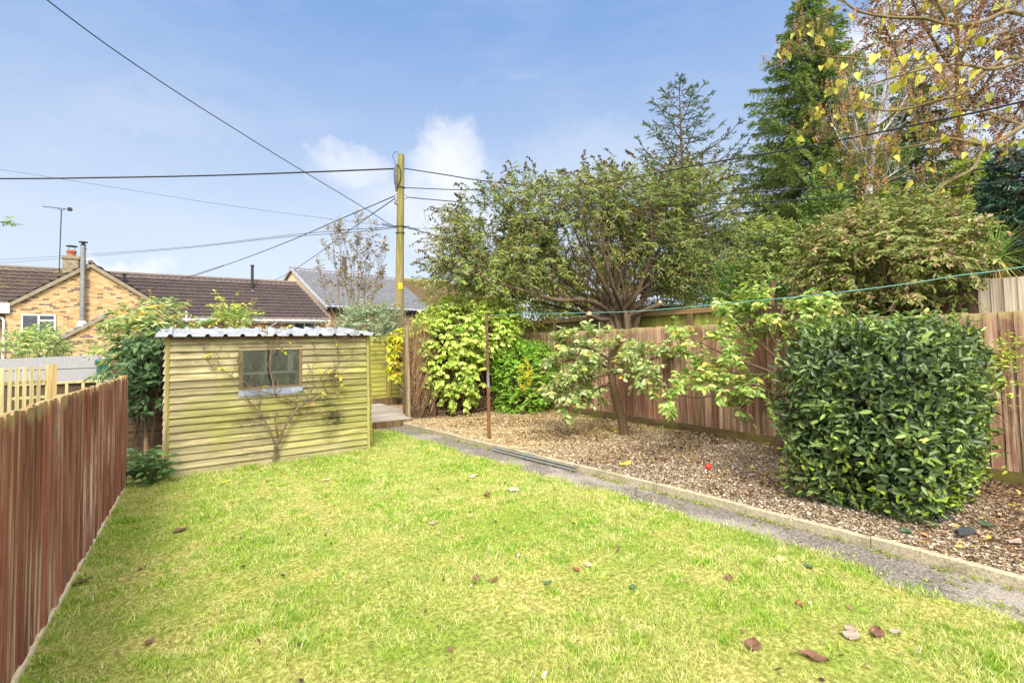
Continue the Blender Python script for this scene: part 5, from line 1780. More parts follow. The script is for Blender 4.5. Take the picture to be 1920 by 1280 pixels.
part('stalks', mb, twig_m, fn2)

# --- shrubs between the shed and the houses
def bush(name, label, cat, E_, n, m_, tw, LL, WW, mat, tmpl='oval', gap=(-.4, 1.), gs=1.6, up=.3, spread=.5, droop=.25, shell=.5, stems=10, bmat=None, bottom=.2, srad=.012, base=None, group=None):
    c0 = np.mean([e[0] for e in E_], 0) if base is None else np.array(base)
    b0 = flat0(c0)
    r_ = thing(name, label, cat, b0, group)
    cp_, co2 = sample_ells(E_, n, shell, gap, gs, bottom)
    g, a, b = spray(cp_, co2, m_, tw, LL, WW, up, spread, droop, tmpl)
    part('foliage', g, mat, r_)
    mb = MB()
    for i in range(stems):
        j = random.randrange(len(cp_))
        mb.tube(bez(b0 + rvec(1)[0] * np.array([.15, .15, 0]), (b0 + cp_[j]) / 2 + UP * .2 + RH * random.uniform(-.2, .2), cp_[j], 7), (srad * 1.6, srad * .4), 5, cap=False)
    part('branches', mb, bmat or bark, r_)
    return r_, cp_, co2, a, b


grey_leaf = leaf_mat('grey_green_leaf', [(0, c(98, 116, 82)), (.4, c(130, 148, 108)), (.75, c(168, 180, 142)), (.95, c(196, 202, 170)), (1, c(184, 160, 110))], .55, .35)
bush('grey_bush', 'soft grey-green bush in front of the foot of the utility pole', 'bush', [ell(700, 612, 13.2, 50, 36, .7), ell(672, 606, 13.2, 30, 26, .5), ell(720, 650, 12.9, 30, 34, .4), ell(735, 625, 13., 26, 40, .4)], 420, 14, .3, .09, .022, grey_leaf, 'lance', (-.4, 2.), 1.5)
bush('green_shrub', 'green leafy shrub peeping above the shed roof', 'bush', [ell(420, 606, 12., 50, 18, .5), ell(395, 608, 12., 30, 14, .4), ell(470, 608, 12, 40, 12, .4)], 120, 9, .3, .1, .04, leaf_mat('back_leaf', [(0, c(104, 130, 62)), (.5, c(142, 164, 80)), (.85, c(180, 190, 110)), (1, c(206, 190, 80))], .55, .35), 'oval', (-.2, 2.), 2.)
bush('yellow_shrub', 'thin yellow-green shrub standing in front of the brown roof, above the shed roof', 'bush', [ell(428, 566, 12.6, 22, 24, .4), ell(440, 592, 12.6, 32, 18, .4)], 60, 7, .3, .085, .04, leaf_mat('yellow_back_leaf', [(0, c(140, 150, 66)), (.5, c(184, 184, 84)), (.85, c(210, 196, 100)), (1, c(150, 110, 60))], .55, .4), 'oval', (-.3, 5.), 2.4, srad=.010)
bush('leafy_bush', 'loose light green bush in front of the brick wall under the white window', 'bush', [ell(66, 652, 14., 44, 26, .5), ell(90, 640, 14, 26, 18, .4), ell(150, 662, 14.4, 40, 9, .3)], 150, 11, .34, .15, .04, leaf_mat('light_back_leaf', [(0, c(112, 140, 76)), (.5, c(150, 172, 100)), (.9, c(190, 202, 140)), (1, c(216, 190, 70))], .55, .35), 'lance', (-.35, 2.), 2.)
bush('rank_undergrowth', 'tangled dry undergrowth below the lilac-grey roof, left of the pole', 'bush', [ell(640, 622, 17., 40, 20, .6), ell(690, 590, 18., 60, 14, .6)], 160, 10, .4, .09, .03, leaf_mat('dry_leaf', [(0, c(150, 136, 88)), (.5, c(190, 174, 124)), (1, c(140, 150, 90))], .6, .3), 'lance', (-.4, 1.), 1.5)

# nearly leafless tall shrub against the lilac-grey roof
bt = flat0(P(665, 600, 15.5))
bs = thing('bare_shrub', 'tall nearly leafless shrub with upright stems in front of the lilac-grey roof', 'shrub', bt)
mb, ends = MB(), []
for (x0, pts) in ((640, [(632, 520), (622, 440)]), (648, [(640, 500), (636, 422)]), (655, [(658, 500), (640, 440)]), (662, [(664, 500), (678, 428)]), (668, [(672, 520), (668, 458)]), (676, [(690, 520), (718, 462)]), (684, [(704, 530), (722, 480)]), (658, [(650, 540), (612, 470)]), (690, [(700, 560), (716, 530)]), (646, [(612, 560), (598, 500)]), (665, [(680, 510), (700, 440)]), (680, [(684, 540), (688, 470)])):
    pth = smooth_path([P(x0, 625, 15.5)] + [P(x, y, 15.5 + random.uniform(-.5, .5)) for x, y in pts], 5)
    pth = [flat0(pth[0])] + pth
    mb.tube(pth, (.016, .005), 6, cap=False)
    ramify(mb, pth, .010, 10, .55, 2, .7, .55, ends, .3, 4)
part('stems', mb, plain('bare_stem', c(116, 100, 80), .9, var=.2), bs)
ep, ed = np.array([e[0] for e in ends]), np.array([e[1] for e in ends])
kp = rng.random(len(ep)) < .42
g, _, _ = spray(ep[kp], ed[kp], 4, .14, .085, .045, 0., .6, .4)
part('foliage', g, leaf_mat('bare_leaf', [(0, c(96, 92, 66)), (.4, c(150, 146, 84)), (.8, c(178, 130, 84)), (1, c(110, 120, 64))], .55, .35), bs)
# ------------------------------------------------------------------ big shrub and trees beyond the fence
tb0 = flat0(onX(1165, 612, 8.6))
Zt = np.dot(tb0 - EYE, FW)
big = thing('spreading_shrub', 'very large spreading shrub with many brown trunks, overhanging the closeboard fence in the middle', 'shrub', tb0)
BT = lambda x, y, dz=0.: P(x, y, Zt + dz)
mb, ends = MB(), []
base = BT(1165, 606)
mb.tube(smooth_path([tb0, tb0 + (base - tb0) * .35, tb0 + (base - tb0) * .72], 4), (.36, .30), 14)
lim = [[(1165, 606, 0), (1120, 590, -.2), (1060, 555, -.4), (1000, 520, -.6), (930, 480, -.9), (870, 450, -1.)], [(1160, 600, 0), (1130, 560, .1), (1090, 520, .2), (1040, 480, .2), (980, 430, 0)],
       [(1160, 600, 0), (1140, 555, -.3), (1115, 510, -.5), (1085, 460, -.6), (1060, 400, -.6)], [(1165, 600, 0), (1165, 555, .3), (1150, 500, .6), (1130, 440, .8), (1120, 380, .8)],
       [(1165, 600, 0), (1172, 555, -.2), (1165, 510, -.3), (1168, 470, -.3)], [(1170, 600, 0), (1195, 560, -.3), (1210, 520, -.5), (1216, 480, -.6), (1222, 440, -.7), (1226, 390, -.7)],
       [(1170, 600, 0), (1200, 570, .2), (1232, 530, .5), (1256, 470, .8), (1270, 400, .9)], [(1172, 604, 0), (1210, 585, -.4), (1238, 568, -.7)], [(1172, 600, 0), (1205, 540, .6), (1280, 480, 1.), (1330, 430, 1.2)],
       [(1150, 606, 0), (1090, 590, .3), (1030, 575, .5), (980, 560, .6), (900, 530, .5)], [(1160, 602, 0), (1110, 570, -.6), (1050, 560, -1.), (990, 545, -1.3), (900, 520, -1.5), (840, 490, -1.6)], [(1165, 600, 0), (1150, 540, -.8), (1130, 480, -1.2), (1110, 420, -1.4)],
       [(1150, 606, 0), (1128, 600, -.4), (1105, 588, -.7)], [(1200, 540, .6), (1216, 470, .5), (1210, 430, .4)]]
crownlimbs = []
for (tx, ty, dz) in ((1010, 470, .9), (1060, 430, -.9), (1090, 400, .5), (1140, 400, -.3), (1185, 420, .3), (1250, 440, -.4), (1290, 450, .4), (960, 500, .3), (1030, 540, -.7)):
    lim.append([(1160 + (tx - 1160) * .06, 600, 0), (1160 + (tx - 1160) * .38, 600 + (ty - 600) * .3, dz * .3), (1160 + (tx - 1160) * .72, 600 + (ty - 600) * .66, dz * .7), (tx, ty, dz)])
for i, lb in enumerate(lim):
    foot = tb0 + UP * 1.1 + (BT(*lb[0]) - base) * .6 + RH * random.uniform(-.16, .16) + FH * random.uniform(-.14, .14)
    pts_ = [BT(*q) for q in lb]
    pts_[0] = pts_[0] + (foot - (tb0 + UP * 1.1)) * .9
    pth = smooth_path([foot] + [q + (rvec(1)[0] * .07 if j else 0) for j, q in enumerate(pts_)], 4)
    short = i in (7, 12)
    mb.tube(pth, (.075 if i % 3 else .06, .012 if not short else .045), 9)
    crownlimbs.extend(pth[6:])
    if not short:
        ramify(mb, pth, .04, 10, 1.1, 3, .5, .8, ends, .22, 5)
part('trunk', mb, bark_red, big)
mb = MB()
for a, b in (((1237, 568, -.69), (1240, 566.5, -.71)), ((1106, 589, -.69), (1103, 587, -.71)), ((1167, 472, -.3), (1168, 468, -.3))):
    mb.tube([BT(*a), BT(*b)], .05, 10)
part('pruned_ends', mb, plain('pale_cut', c(214, 186, 146), .9), big)
E_ = [ell(930, 470, Zt - .6, 118, 75, 1.1), ell(870, 520, Zt - .9, 72, 62, .8), ell(940, 540, Zt - .9, 90, 40, .7), ell(850, 550, Zt - .9, 45, 34, .5), ell(1010, 555, Zt + .6, 70, 30, .5), ell(1300, 560, Zt + .8, 70, 36, .6), ell(1080, 540, Zt + .9, 80, 30, .5), ell(1250, 550, Zt + .9, 60, 30, .5), ell(900, 500, Zt - 1.3, 80, 50, .6), ell(1000, 400, Zt - .3, 120, 66, 1.2), ell(985, 500, Zt - .3, 130, 70, 1.0), ell(1110, 385, Zt - .2, 120, 58, 1.3), ell(1200, 400, Zt, 110, 70, 1.3), ell(1290, 390, Zt + .2, 85, 68, 1.2),
      ell(1320, 430, Zt + .3, 65, 60, 1.), ell(1090, 450, Zt, 140, 60, 1.2), ell(1240, 470, Zt + .2, 110, 55, 1.2), ell(1285, 515, Zt + .5, 75, 48, .9), ell(900, 430, Zt - .4, 80, 50, .8), ell(1300, 345, Zt + .2, 50, 30, .7)]
cp_, co2 = sample_ells(E_, 3500, .75, (-.19, 1.), 1.4, 1.6)
g, a, b = spray(cp_, co2, 12, .36, .105, .026, .35, .55, .35, 'lance')
bigl = leaf_mat('big_shrub_leaf', [(0, c(72, 96, 54)), (.25, c(102, 128, 68)), (.5, c(134, 152, 78)), (.7, c(164, 172, 98)), (.86, c(172, 168, 92)), (.95, c(150, 120, 76)), (1, c(200, 206, 164))], .5, .4, .3, (c(164, 160, 72), .4), .55)
part('foliage', g, bigl, big)
kp = (co2[:, 2] > .15) & (rng.random(len(cp_)) < .5)
tp, dd = b[kp], unit(co2[kp] * .7 + UP * .25 - RH * .25 + rvec(kp.sum()) * .4)
part('flower_spikes', spikes(tp, dd, .36, .55, .05), leaf_mat('spent_flower', [(0, c(58, 52, 32)), (.6, c(84, 76, 46)), (1, c(112, 98, 60))], .9, .1), big)
cl_arr = np.array(crownlimbs)
sel = rng.choice(len(cp_), 520, replace=False)
near = np.array([cl_arr[np.argmin(((cl_arr - q) ** 2).sum(1))] for q in cp_[sel]])
midp = (near + cp_[sel]) / 2 + rvec(520) * .12 - UP * .05
part('branches', merge(sticks(near, midp, .014, .010), sticks(midp, cp_[sel], .010, .005)), bark_red, big)


def conifer(name, label, base, h, rb, nbr, mat, dens=1., droop=.3, tip=.25, z0=.08, pw=.85, leafL=.16, leafW=.028, sub=9, thick=None, seed=1, rise=0., lean=(0, 0), cat='tree', tm=None, m=7, hang=.18):
    r_ = thing(name, label, cat, base)
    rs = np.random.default_rng(seed)
    top = base + UP * h + np.array([lean[0], lean[1], 0])
    part('trunk', MB().tube([base, base + (top - base) * .5, top], [h * .014 if thick is None else thick, h * .009, .012], 8), tm or bark, r_)
    P0, P1, R0, R1, lp, ld, lc = [], [], [], [], [], [], []
    for i in range(nbr):
        tt = z0 + (1 - z0) * ((i + rs.random()) / nbr)
        ln = rb * (1 - tt) ** pw * (.7 + .5 * rs.random()) + .12
        an = i * 2.399 + rs.normal() * .25
        az = np.array([math.cos(an), math.sin(an), 0])
        st = base + (top - base) * tt
        k = max(4, int(ln / .35) + 3)
        s = np.linspace(0, 1, k)
        pts = st[None] + az[None] * (s * ln)[:, None] + UP[None] * ((rise * s - droop * s ** 1.5 + tip * s ** 3) * ln)[:, None]
        P0.append(pts[:-1]); P1.append(pts[1:])
        rr = .012 + .012 * ln * (1 - s)
        R0.append(rr[:-1]); R1.append(rr[1:])
        side = np.cross(az, UP)
        ns = max(3, int(sub * ln * dens))
        ss = .12 + .88 * (np.arange(ns) + rs.random(ns)) / ns
        for q in ss:
            x = q * (k - 1)
            a = min(int(x), k - 2)
            p = pts[a] + (pts[a + 1] - pts[a]) * (x - a)
            tn = unit(pts[a + 1] - pts[a])
            for sg in (-1, 1):
                tl = (.16 + .30 * ln * (1 - q)) * (.6 + .7 * rs.random())
                dv = unit(tn * .75 + side * sg * .75 + UP * (rs.normal() * .2 - .12))
                lp.append(p); ld.append(dv); lc.append(tl)
        lp.append(pts[-2]); ld.append(unit(pts[-1] - pts[-2])); lc.append(.35 * ln / k + .2)
    lp, ld, lc = np.array(lp), np.array(ld), np.array(lc)
    n = len(lp)
    t_ = np.tile((np.arange(m) + .5) / m, (n, 1)) + (rs.random((n, m)) - .5) * .1
    pos = (lp[:, None] + ld[:, None] * (t_ * lc[:, None])[..., None] - UP * (hang * lc[:, None] * t_ ** 2)[..., None]).reshape(-1, 3)
    dd = unit(np.repeat(ld, m, 0) + rvec(n * m) * .55)
    L = leafL * (.7 + .6 * rng.random(n * m))
    part('foliage', leafmesh(pos, dd, unit(UP + rvec(n * m) * .5), L, leafW / leafL * L, 'diamond'), mat, r_)
    part('branches', merge(sticks(np.concatenate(P0), np.concatenate(P1), np.concatenate(R0), np.concatenate(R1)), sticks(lp, lp + ld * lc[:, None], .006, .003)), tm or bark, r_)
    return r_


needle = lambda nm, a, b, c_, pt=None: leaf_mat(nm, [(0, a), (.5, b), (.9, c_), (1, c_)], .6, .35, .25, pt, gain=1.3)
# sparse open cedar behind the big shrub
cb_ = flat0(P(1292, 600, 23.))
conifer('cedar_tree', 'tall dark conifer with a sparse open top, rising behind the big spreading shrub', cb_, P(1286, 150, 23.)[2], 5.4, 92, needle('cedar_needle', c(62, 82, 66), c(88, 108, 84), c(120, 136, 100)), .55, .10, .30, .25, .62, .22, .05, 5, .24, 3, .22, (-.15, 0), m=5)
# big spruce
sb_ = flat0(P(1530, 600, 19.))
conifer('spruce_tree', 'very tall dense green spruce at the left of the yellow-leaved branches', sb_, P(1560, -40, 19.)[2], 4.2, 300, needle('spruce_needle', c(76, 98, 50), c(106, 130, 66), c(144, 164, 90), (c(140, 146, 80), .4)), 1.15, .34, .2, .03, .66, .15, .03, 10, .28, 5, .2, (.35, -.1), m=10, hang=.6)
# second spruce behind, on the right, and dark fir at the frame edge
conifer('spruce_tree', 'dark spruce half hidden behind the white birch stems', flat0(P(1735, 600, 22.)), P(1740, 130, 22.)[2], 3.4, 150, needle('spruce_needle_dark', c(76, 98, 60), c(104, 126, 76), c(140, 158, 100)), .9, .35, .2, .05, .7, .26, .06, 6, .26, 9, .2)
conifer('fir_tree', 'blackish green fir at the right edge of the photo beside the cabbage palm', flat0(P(1925, 600, 13.5)), P(1930, 262, 13.5)[2], 2.0, 130, needle('fir_needle', c(42, 64, 56), c(60, 86, 72), c(86, 112, 90)), 1.1, .3, .2, .05, .55, .2, .045, 9, .2, 12, .1)
conifer('fir_tree', 'dense yellow-green conifer behind the palm, left of the blackish fir', flat0(P(1840, 600, 16.)), P(1845, 290, 16.)[2], 2.4, 140, needle('fir_needle_yellow', c(104, 122, 52), c(142, 156, 68), c(178, 184, 92)), 1., .3, .2, .05, .6, .22, .05, 7, .2, 14, .15)

# columnar bright conifer: dense upright sprays
kb = flat0(P(1553, 600, 13.))
kc = thing('columnar_conifer', 'narrow vivid green columnar conifer in front of the tall spruce', 'tree', kb)
Zk = 13.
n = 2600
ztop, zbot = P(1558, 318, Zk)[2], P(1545, 470, Zk)[2] - 2.5
hz = zbot + (ztop - zbot) * rng.random(n) ** .9
fr_ = (hz - zbot) / (ztop - zbot)
rad = .80 * np.minimum(1, (1 - fr_) ** .6 * 1.25) * (1 - .3 * rng.random(n) ** 2) * (1 + .14 * np.sin(hz * 9 + rng.random(n)))
an = rng.random(n) * 2 * math.pi
lob = 1 + .13 * np.sin(an * 5 + hz * 2.)
cp_ = np.stack([kb[0] + np.cos(an) * rad * lob + .1 * fr_, kb[1] + np.sin(an) * rad * lob, hz], 1)
co2 = unit(np.stack([np.cos(an), np.sin(an), np.full(n, 1.1)], 1))
g, a, b = spray(cp_, co2, 7, .22, .1, .035, .8, .25, -.1, 'diamond')
part('foliage', g, leaf_mat('column_leaf', [(0, c(76, 96, 44)), (.5, c(108, 130, 62)), (.9, c(138, 158, 80)), (1, c(152, 172, 92))], .6, .25, gain=1.1), kc)
part('trunk', MB().tube([kb, kb + UP * (ztop - .5)], (.12, .03), 8), bark, kc)

# white-stemmed birch, almost bare
bb_ = flat0(P(1632, 600, 17.))
bi = thing('birch_tree', 'almost bare birch with a white trunk and pale upswept twigs', 'tree', bb_)
mb, ends = MB(), []
B_ = lambda x, y, dz=0.: P(x, y, 17. + dz)
tr_ = smooth_path([bb_, B_(1628, 400), B_(1632, 330), B_(1638, 285), B_(1646, 230), B_(1660, 160), B_(1668, 90)], 4)
mb.tube(tr_, (.15, .02), 10)
for lb in [[(1632, 335), (1612, 265), (1596, 190), (1585, 140)], [(1636, 290), (1626, 220), (1618, 150)], [(1640, 270), (1672, 225), (1700, 180), (1716, 130)], [(1634, 310), (1664, 265), (1690, 235), (1720, 215)], [(1632, 330), (1606, 300), (1580, 270), (1560, 230)], [(1644, 240), (1640, 170), (1640, 100)], [(1650, 200), (1680, 150), (1690, 90)], [(1630, 360), (1668, 330), (1700, 310)], [(1634, 320), (1600, 270), (1574, 200)]]:
    pth = smooth_path([B_(x, y, random.uniform(-.6, .6)) for x, y in lb], 4)
    mb.tube(pth, (.034, .010), 7)
    ramify(mb, pth, .02, 10, .8, 3, .7, .5, ends, .1, 4)
part('trunk', mb, bark_white, bi)
ep, ed = np.array([e[0] for e in ends]), np.array([e[1] for e in ends])
kp = rng.random(len(ep)) < .12
g, _, _ = spray(ep[kp], ed[kp], 3, .12, .07, .05, -.3, .5, .5)
part('foliage', g, leaf_mat('birch_leaf', [(0, c(190, 168, 66)), (1, c(150, 150, 70))], .5, .4), bi)

# copper beech far right
cbp = flat0(P(1810, 600, 21.))
E_ = [ell(1800, 110, 21, 150, 130, 2.6), ell(1700, 60, 21, 110, 90, 2.2), ell(1880, 60, 20.5, 120, 110, 2.2), ell(1880, 210, 20.5, 90, 90, 2.2), ell(1640, 20, 21, 70, 60, 1.6), ell(1760, 230, 21.5, 90, 70, 1.8), ell(1800, -60, 21, 170, 80, 2.6)]
cop = thing('copper_beech', 'tall copper beech with small red-brown leaves filling the top right corner', 'tree', cbp)
cp_, co2 = sample_ells(E_, 2000, .85, (-.06, 2.), .9, 3.)
g, a, b = spray(cp_, co2, 11, .5, .10, .062, .2, .6, .3)
part('foliage', g, leaf_mat('copper_leaf', [(0, c(70, 52, 38)), (.35, c(98, 72, 50)), (.65, c(122, 92, 58)), (.85, c(136, 62, 42)), (.95, c(150, 122, 68)), (1, c(100, 104, 56))], .5, .35), cop)
mb, ends = MB(), []
ct = smooth_path([cbp, P(1808, 400, 21), P(1800, 250, 21), P(1795, 100, 21), P(1790, -80, 21)], 4)
mb.tube(ct, (.2, .05), 10)
for lb in [[(1803, 300), (1740, 220), (1690, 120), (1650, 30)], [(1800, 220), (1860, 140), (1900, 40)], [(1805, 330), (1870, 260), (1920, 190)], [(1798, 150), (1740, 60), (1700, -20)], [(1797, 120), (1840, 20), (1860, -60)]]:
    pth = smooth_path([P(x, y, 21 + random.uniform(-1, 1)) for x, y in lb], 4)
    mb.tube(pth, (.09, .03), 7)
    ramify(mb, pth, .05, 8, 1.4, 2, .4, .7, ends, .2, 5)
part('trunk', mb, bark, cop)

# catalpa: limbs reaching into the frame from a trunk outside it
cat0 = np.array([11.6, .7, 0.])
ca = thing('catalpa_tree', 'near-bare tree with big yellow heart-shaped leaves and brown seed heads, reaching in from the right', 'tree', cat0)
Zca = 7.9
CA = lambda x, y, dz=0.: P(x, y, Zca + dz)
mb, ends = MB(), []
fork = cat0 + UP * 2.2 + np.array([-.1, .1, 0])
mb.tube(smooth_path([cat0, cat0 + UP * 1.2 - np.array([.05, 0, 0]), fork], 4), (.24, .19), 12)
lims = [([(2040, 205, .1), (1960, 222, 0), (1920, 236, -.1), (1878, 262, -.1), (1843, 271, -.1), (1777, 260, 0), (1720, 273, .1), (1672, 280, .2), (1618, 286, .3)], .05, .009, 1),
        ([(1843, 271, -.1), (1825, 315, -.2), (1777, 341, -.3), (1747, 367, -.4), (1703, 394, -.5), (1663, 402, -.5), (1630, 396, -.5)], .026, .006, 1),
        ([(2050, 110, 0), (1980, 118, -.2), (1920, 113, -.3), (1880, 112, -.4), (1804, 175, -.3), (1760, 188, -.2), (1681, 208, 0), (1620, 200, .1), (1585, 188, .2)], .042, .008, 1),
        ([(2050, 60, .4), (1980, 30, .3), (1920, 28, .2), (1887, 22, .1), (1834, 44, 0), (1777, 46, -.1), (1734, 35, -.1), (1672, 33, -.2), (1611, 22, -.2), (1580, 0, -.2)], .05, .014, 1),
        ([(1834, 44, 0), (1790, 90, .2), (1740, 110, .3), (1660, 115, .4), (1590, 108, .5), (1554, 107, .5), (1515, 96, .5), (1494, 84, .5), (1484, 74, .5)], .022, .004, 1),
        ([(1777, 46, -.1), (1760, 10, -.2), (1730, -30, -.2)], .026, .014, 1), ([(1745, 35, -.1), (1800, 15, .1), (1830, -5, .2)], .024, .014, 1),
        ([(1920, 236, -.1), (1870, 220, .4), (1800, 205, .7), (1740, 230, .9), (1690, 240, 1.)], .026, .007, 1), ([(1920, 113, -.3), (1860, 130, -.9), (1800, 120, -1.2), (1730, 130, -1.3), (1660, 150, -1.3), (1600, 170, -1.3)], .028, .007, 1),
        ([(1777, 260, 0), (1740, 300, .4), (1690, 330, .6), (1630, 345, .7), (1590, 330, .7)], .02, .006, 1), ([(1681, 208, 0), (1640, 240, .3), (1590, 250, .4), (1555, 225, .4)], .018, .006, 1)]
for pts, ra, rb_, _ in lims:
    pth = smooth_path([CA(*q) for q in pts], 4)
    if pts[0][0] > 2030:
        pth = list(bez(fork, (fork + pth[0]) / 2 + UP * .6, pth[0], 6))[:-1] + list(pth)
    mb.tube(pth, (ra, rb_), 8)
    ramify(mb, pth, max(.022, ra * .5), 15, .66, 3, .2, .9, ends, .2, 5)
part('trunk', mb, bark_green, ca)
ep, ed = np.array([e[0] for e in ends]), np.array([e[1] for e in ends])
n = len(ep)
sel = rng.choice(n, min(n, 260), replace=False)
pos = ep[sel]
dv = unit(-UP * 1. + rvec(len(sel)) * .75)
L = .12 * (.5 + .8 * rng.random(len(sel)))
part('foliage', leafmesh(pos, dv, unit(rvec(len(sel)) - FH * .8), L, L * .8, 'heart'), leaf_mat('catalpa_leaf', [(0, c(160, 160, 48)), (.35, c(192, 184, 62)), (.7, c(212, 202, 88)), (.9, c(172, 182, 84)), (1, c(178, 146, 66))], .5, .45), ca)
sel = rng.choice(n, min(n, 900), replace=False)
p0 = ep[sel]
ps, ds = [], []
for q in range(16):                                     # seed heads: little brown capsules crowding the twig tips
    off = UP * (.16 * q / 16) + rvec(len(sel)) * .024 * (1.2 - q / 16)
    ps.append(p0 + off)
    ds.append(rvec(len(sel)))
ps, ds = np.concatenate(ps), np.concatenate(ds)
part('seed_heads', leafmesh(ps, ds, rvec(len(ps)), .024, .017, 'diamond'), leaf_mat('seed_head', [(0, c(136, 98, 62)), (.6, c(170, 124, 78)), (1, c(192, 154, 104))], .8, .15), ca)

# pinkish leafy shrub overhanging the fence, shrubs to its left
pk_leaf = leaf_mat('viburnum_leaf', [(0, c(88, 102, 50)), (.3, c(120, 134, 64)), (.55, c(150, 156, 80)), (.7, c(172, 164, 96)), (.82, c(172, 136, 110)), (.92, c(190, 156, 136)), (1, c(112, 128, 66))], .5, .35, .3, (c(112, 132, 58), .5), .9)
Zp = 7.3
bush('viburnum', 'broad shrub with pinkish seed heads and pale leaves overhanging the fence above the hedge', 'shrub',
     [ell(1680, 455, Zp, 130, 62, .9), ell(1590, 470, Zp + .2, 80, 60, .8), ell(1735, 450, Zp - .1, 60, 50, .7), ell(1640, 500, Zp - .1, 110, 42, .8), ell(1725, 500, Zp - .3, 85, 36, .6), ell(1560, 520, Zp + .2, 55, 40, .6), ell(1670, 410, Zp + .2, 80, 36, .8), ell(1610, 545, Zp + .1, 50, 22, .5), ell(1720, 548, Zp - .5, 34, 20, .3), ell(1785, 545, Zp - .3, 34, 18, .3), ell(1560, 560, Zp, 40, 22, .4)],
     2000, 11, .22, .07, .032, pk_leaf, 'oval', (-.36, 2.), 2., .15, .55, .45, .5, 26, bark, 1.72, .018, base=P(1690, 560, Zp + .5))
olive = leaf_mat('olive_leaf', [(0, c(84, 106, 48)), (.4, c(116, 138, 64)), (.75, c(152, 166, 88)), (.93, c(184, 184, 110)), (1, c(150, 120, 80))], .55, .35, .3, (c(164, 164, 76), .4), .7)
bush('olive_shrub', 'tall olive-yellow shrub below the left side of the tall spruce', 'shrub', [ell(1440, 480, 13.5, 62, 62, .9), ell(1470, 485, 13.5, 48, 50, .9), ell(1440, 445, 13.8, 36, 30, .7), ell(1500, 520, 13., 60, 55, .8), ell(1430, 540, 13., 50, 40, .7)], 950, 11, .3, .1, .042, olive, 'oval', (-.35, 4.), 1.3, base=P(1460, 600, 13.5), bottom=1.5)
bush('conifer_bush', 'low feathery bright green conifer bush behind the green fence', 'bush', [ell(1372, 535, 15., 40, 40, .7), ell(1362, 555, 14.8, 34, 30, .6), ell(1395, 550, 15.2, 34, 36, .6)], 420, 12, .3, .13, .03, leaf_mat('feather_leaf', [(0, c(66, 104, 44)), (.5, c(96, 138, 56)), (.9, c(140, 176, 80)), (1, c(160, 186, 96))], .6, .25), 'diamond', (-.6, 2.), 1.5, .1, .4, .1)
dark = leaf_mat('dark_hedge_leaf', [(0, c(46, 58, 36)), (.5, c(68, 82, 48)), (.9, c(98, 108, 62)), (1, c(128, 124, 76))], .6, .25)
bush('evergreen_tree', 'dark evergreen mass between the big shrub and the bright conifer bush', 'tree', [ell(1320, 500, 19., 70, 70, 1.2), ell(1370, 480, 20., 60, 60, 1.2), ell(1300, 550, 18., 60, 45, 1.), ell(1400, 500, 19, 60, 70, 1.2)], 800, 11, .42, .13, .05, dark, 'oval', (-.5, 1.), .9, base=P(1345, 600, 19.), bottom=1.2)
bush('evergreen_tree', 'low bronze-green conifer behind the big shrub trunks', 'tree', [ell(1040, 550, 16.5, 80, 52, 1.), ell(1110, 530, 16.5, 70, 60, 1.), ell(980, 575, 16., 70, 34, .8), ell(1200, 530, 17., 70, 60, 1.), ell(900, 580, 16., 50, 24, .6)], 800, 11, .4, .16, .04, leaf_mat('bronze_leaf', [(0, c(86, 104, 46)), (.5, c(126, 142, 62)), (.85, c(168, 164, 70)), (1, c(206, 166, 84))], .6, .3), 'lance', (-.3, 3.), 1.1, base=P(1080, 600, 16.5), bottom=1.2)
bush('background_tree', 'dark broadleaf tree closing the gap behind the birch and the columnar conifer', 'tree', [ell(1610, 380, 24., 90, 90, 2.), ell(1700, 360, 25., 110, 110, 2.), ell(1800, 380, 24., 110, 90, 2.), ell(1640, 450, 23., 120, 70, 1.6), ell(1560, 440, 23, 70, 60, 1.5)], 1100, 11, .6, .18, .08, leaf_mat('dark_broadleaf', [(0, c(58, 72, 42)), (.5, c(84, 100, 56)), (.9, c(124, 134, 76)), (1, c(150, 140, 80))], .6, .3), 'oval', (-.4, 2.), .7, base=P(1680, 600, 24.), bottom=2.)
bush('laurel', 'dark green undergrowth in the shade behind the rustic post', 'shrub', [ell(1500, 560, 11., 70, 36, .6), ell(1570, 572, 10., 50, 26, .5), ell(1450, 575, 11.5, 40, 24, .5)], 330, 10, .26, .1, .045, leaf_mat('laurel_leaf', [(0, c(52, 70, 40)), (.5, c(80, 100, 54)), (1, c(122, 142, 76))], .5, .3), 'oval', (-.5, 1.), 1.6, base=P(1500, 600, 11.), bottom=1.2)

# cabbage palm
pb0 = flat0(P(1862, 540, 6.85))
pm = thing('cabbage_palm', 'spiky cabbage palm with a skirt of dry yellow blades, above the grey fence', 'palm', pb0)
pc = P(1866, 484, 6.85)
part('trunk', MB().tube([pb0, pc], (.09, .07), 10), bark, pm)


def sword(n, lo, hi, Lm, Wm, drp):
    an = rng.random(n) * 2 * math.pi
    el = lo + (hi - lo) * rng.random(n)
    d0 = np.stack([np.cos(an) * np.cos(el), np.sin(an) * np.cos(el), np.sin(el)], 1)
    L = Lm * (.7 + .45 * rng.random(n))
    gs, p = [], np.repeat(pc[None], n, 0) + d0 * .05
    for k in range(4):
        d = unit(d0 - UP * drp * (k / 3) ** 2)
        q = p + d * (L / 4)[:, None]
        s = unit(np.cross(d, UP + rvec(n) * .1))
        w0, w1 = Wm * (1 - k / 4.4), Wm * (1 - (k + 1) / 4.4)
        V = np.stack([p - s * w0, p + s * w0, q + s * w1, q - s * w1], 1).reshape(-1, 3)
        gs.append((V, np.arange(n * 4).reshape(-1, 4)))
        p = q
    return merge(*gs)


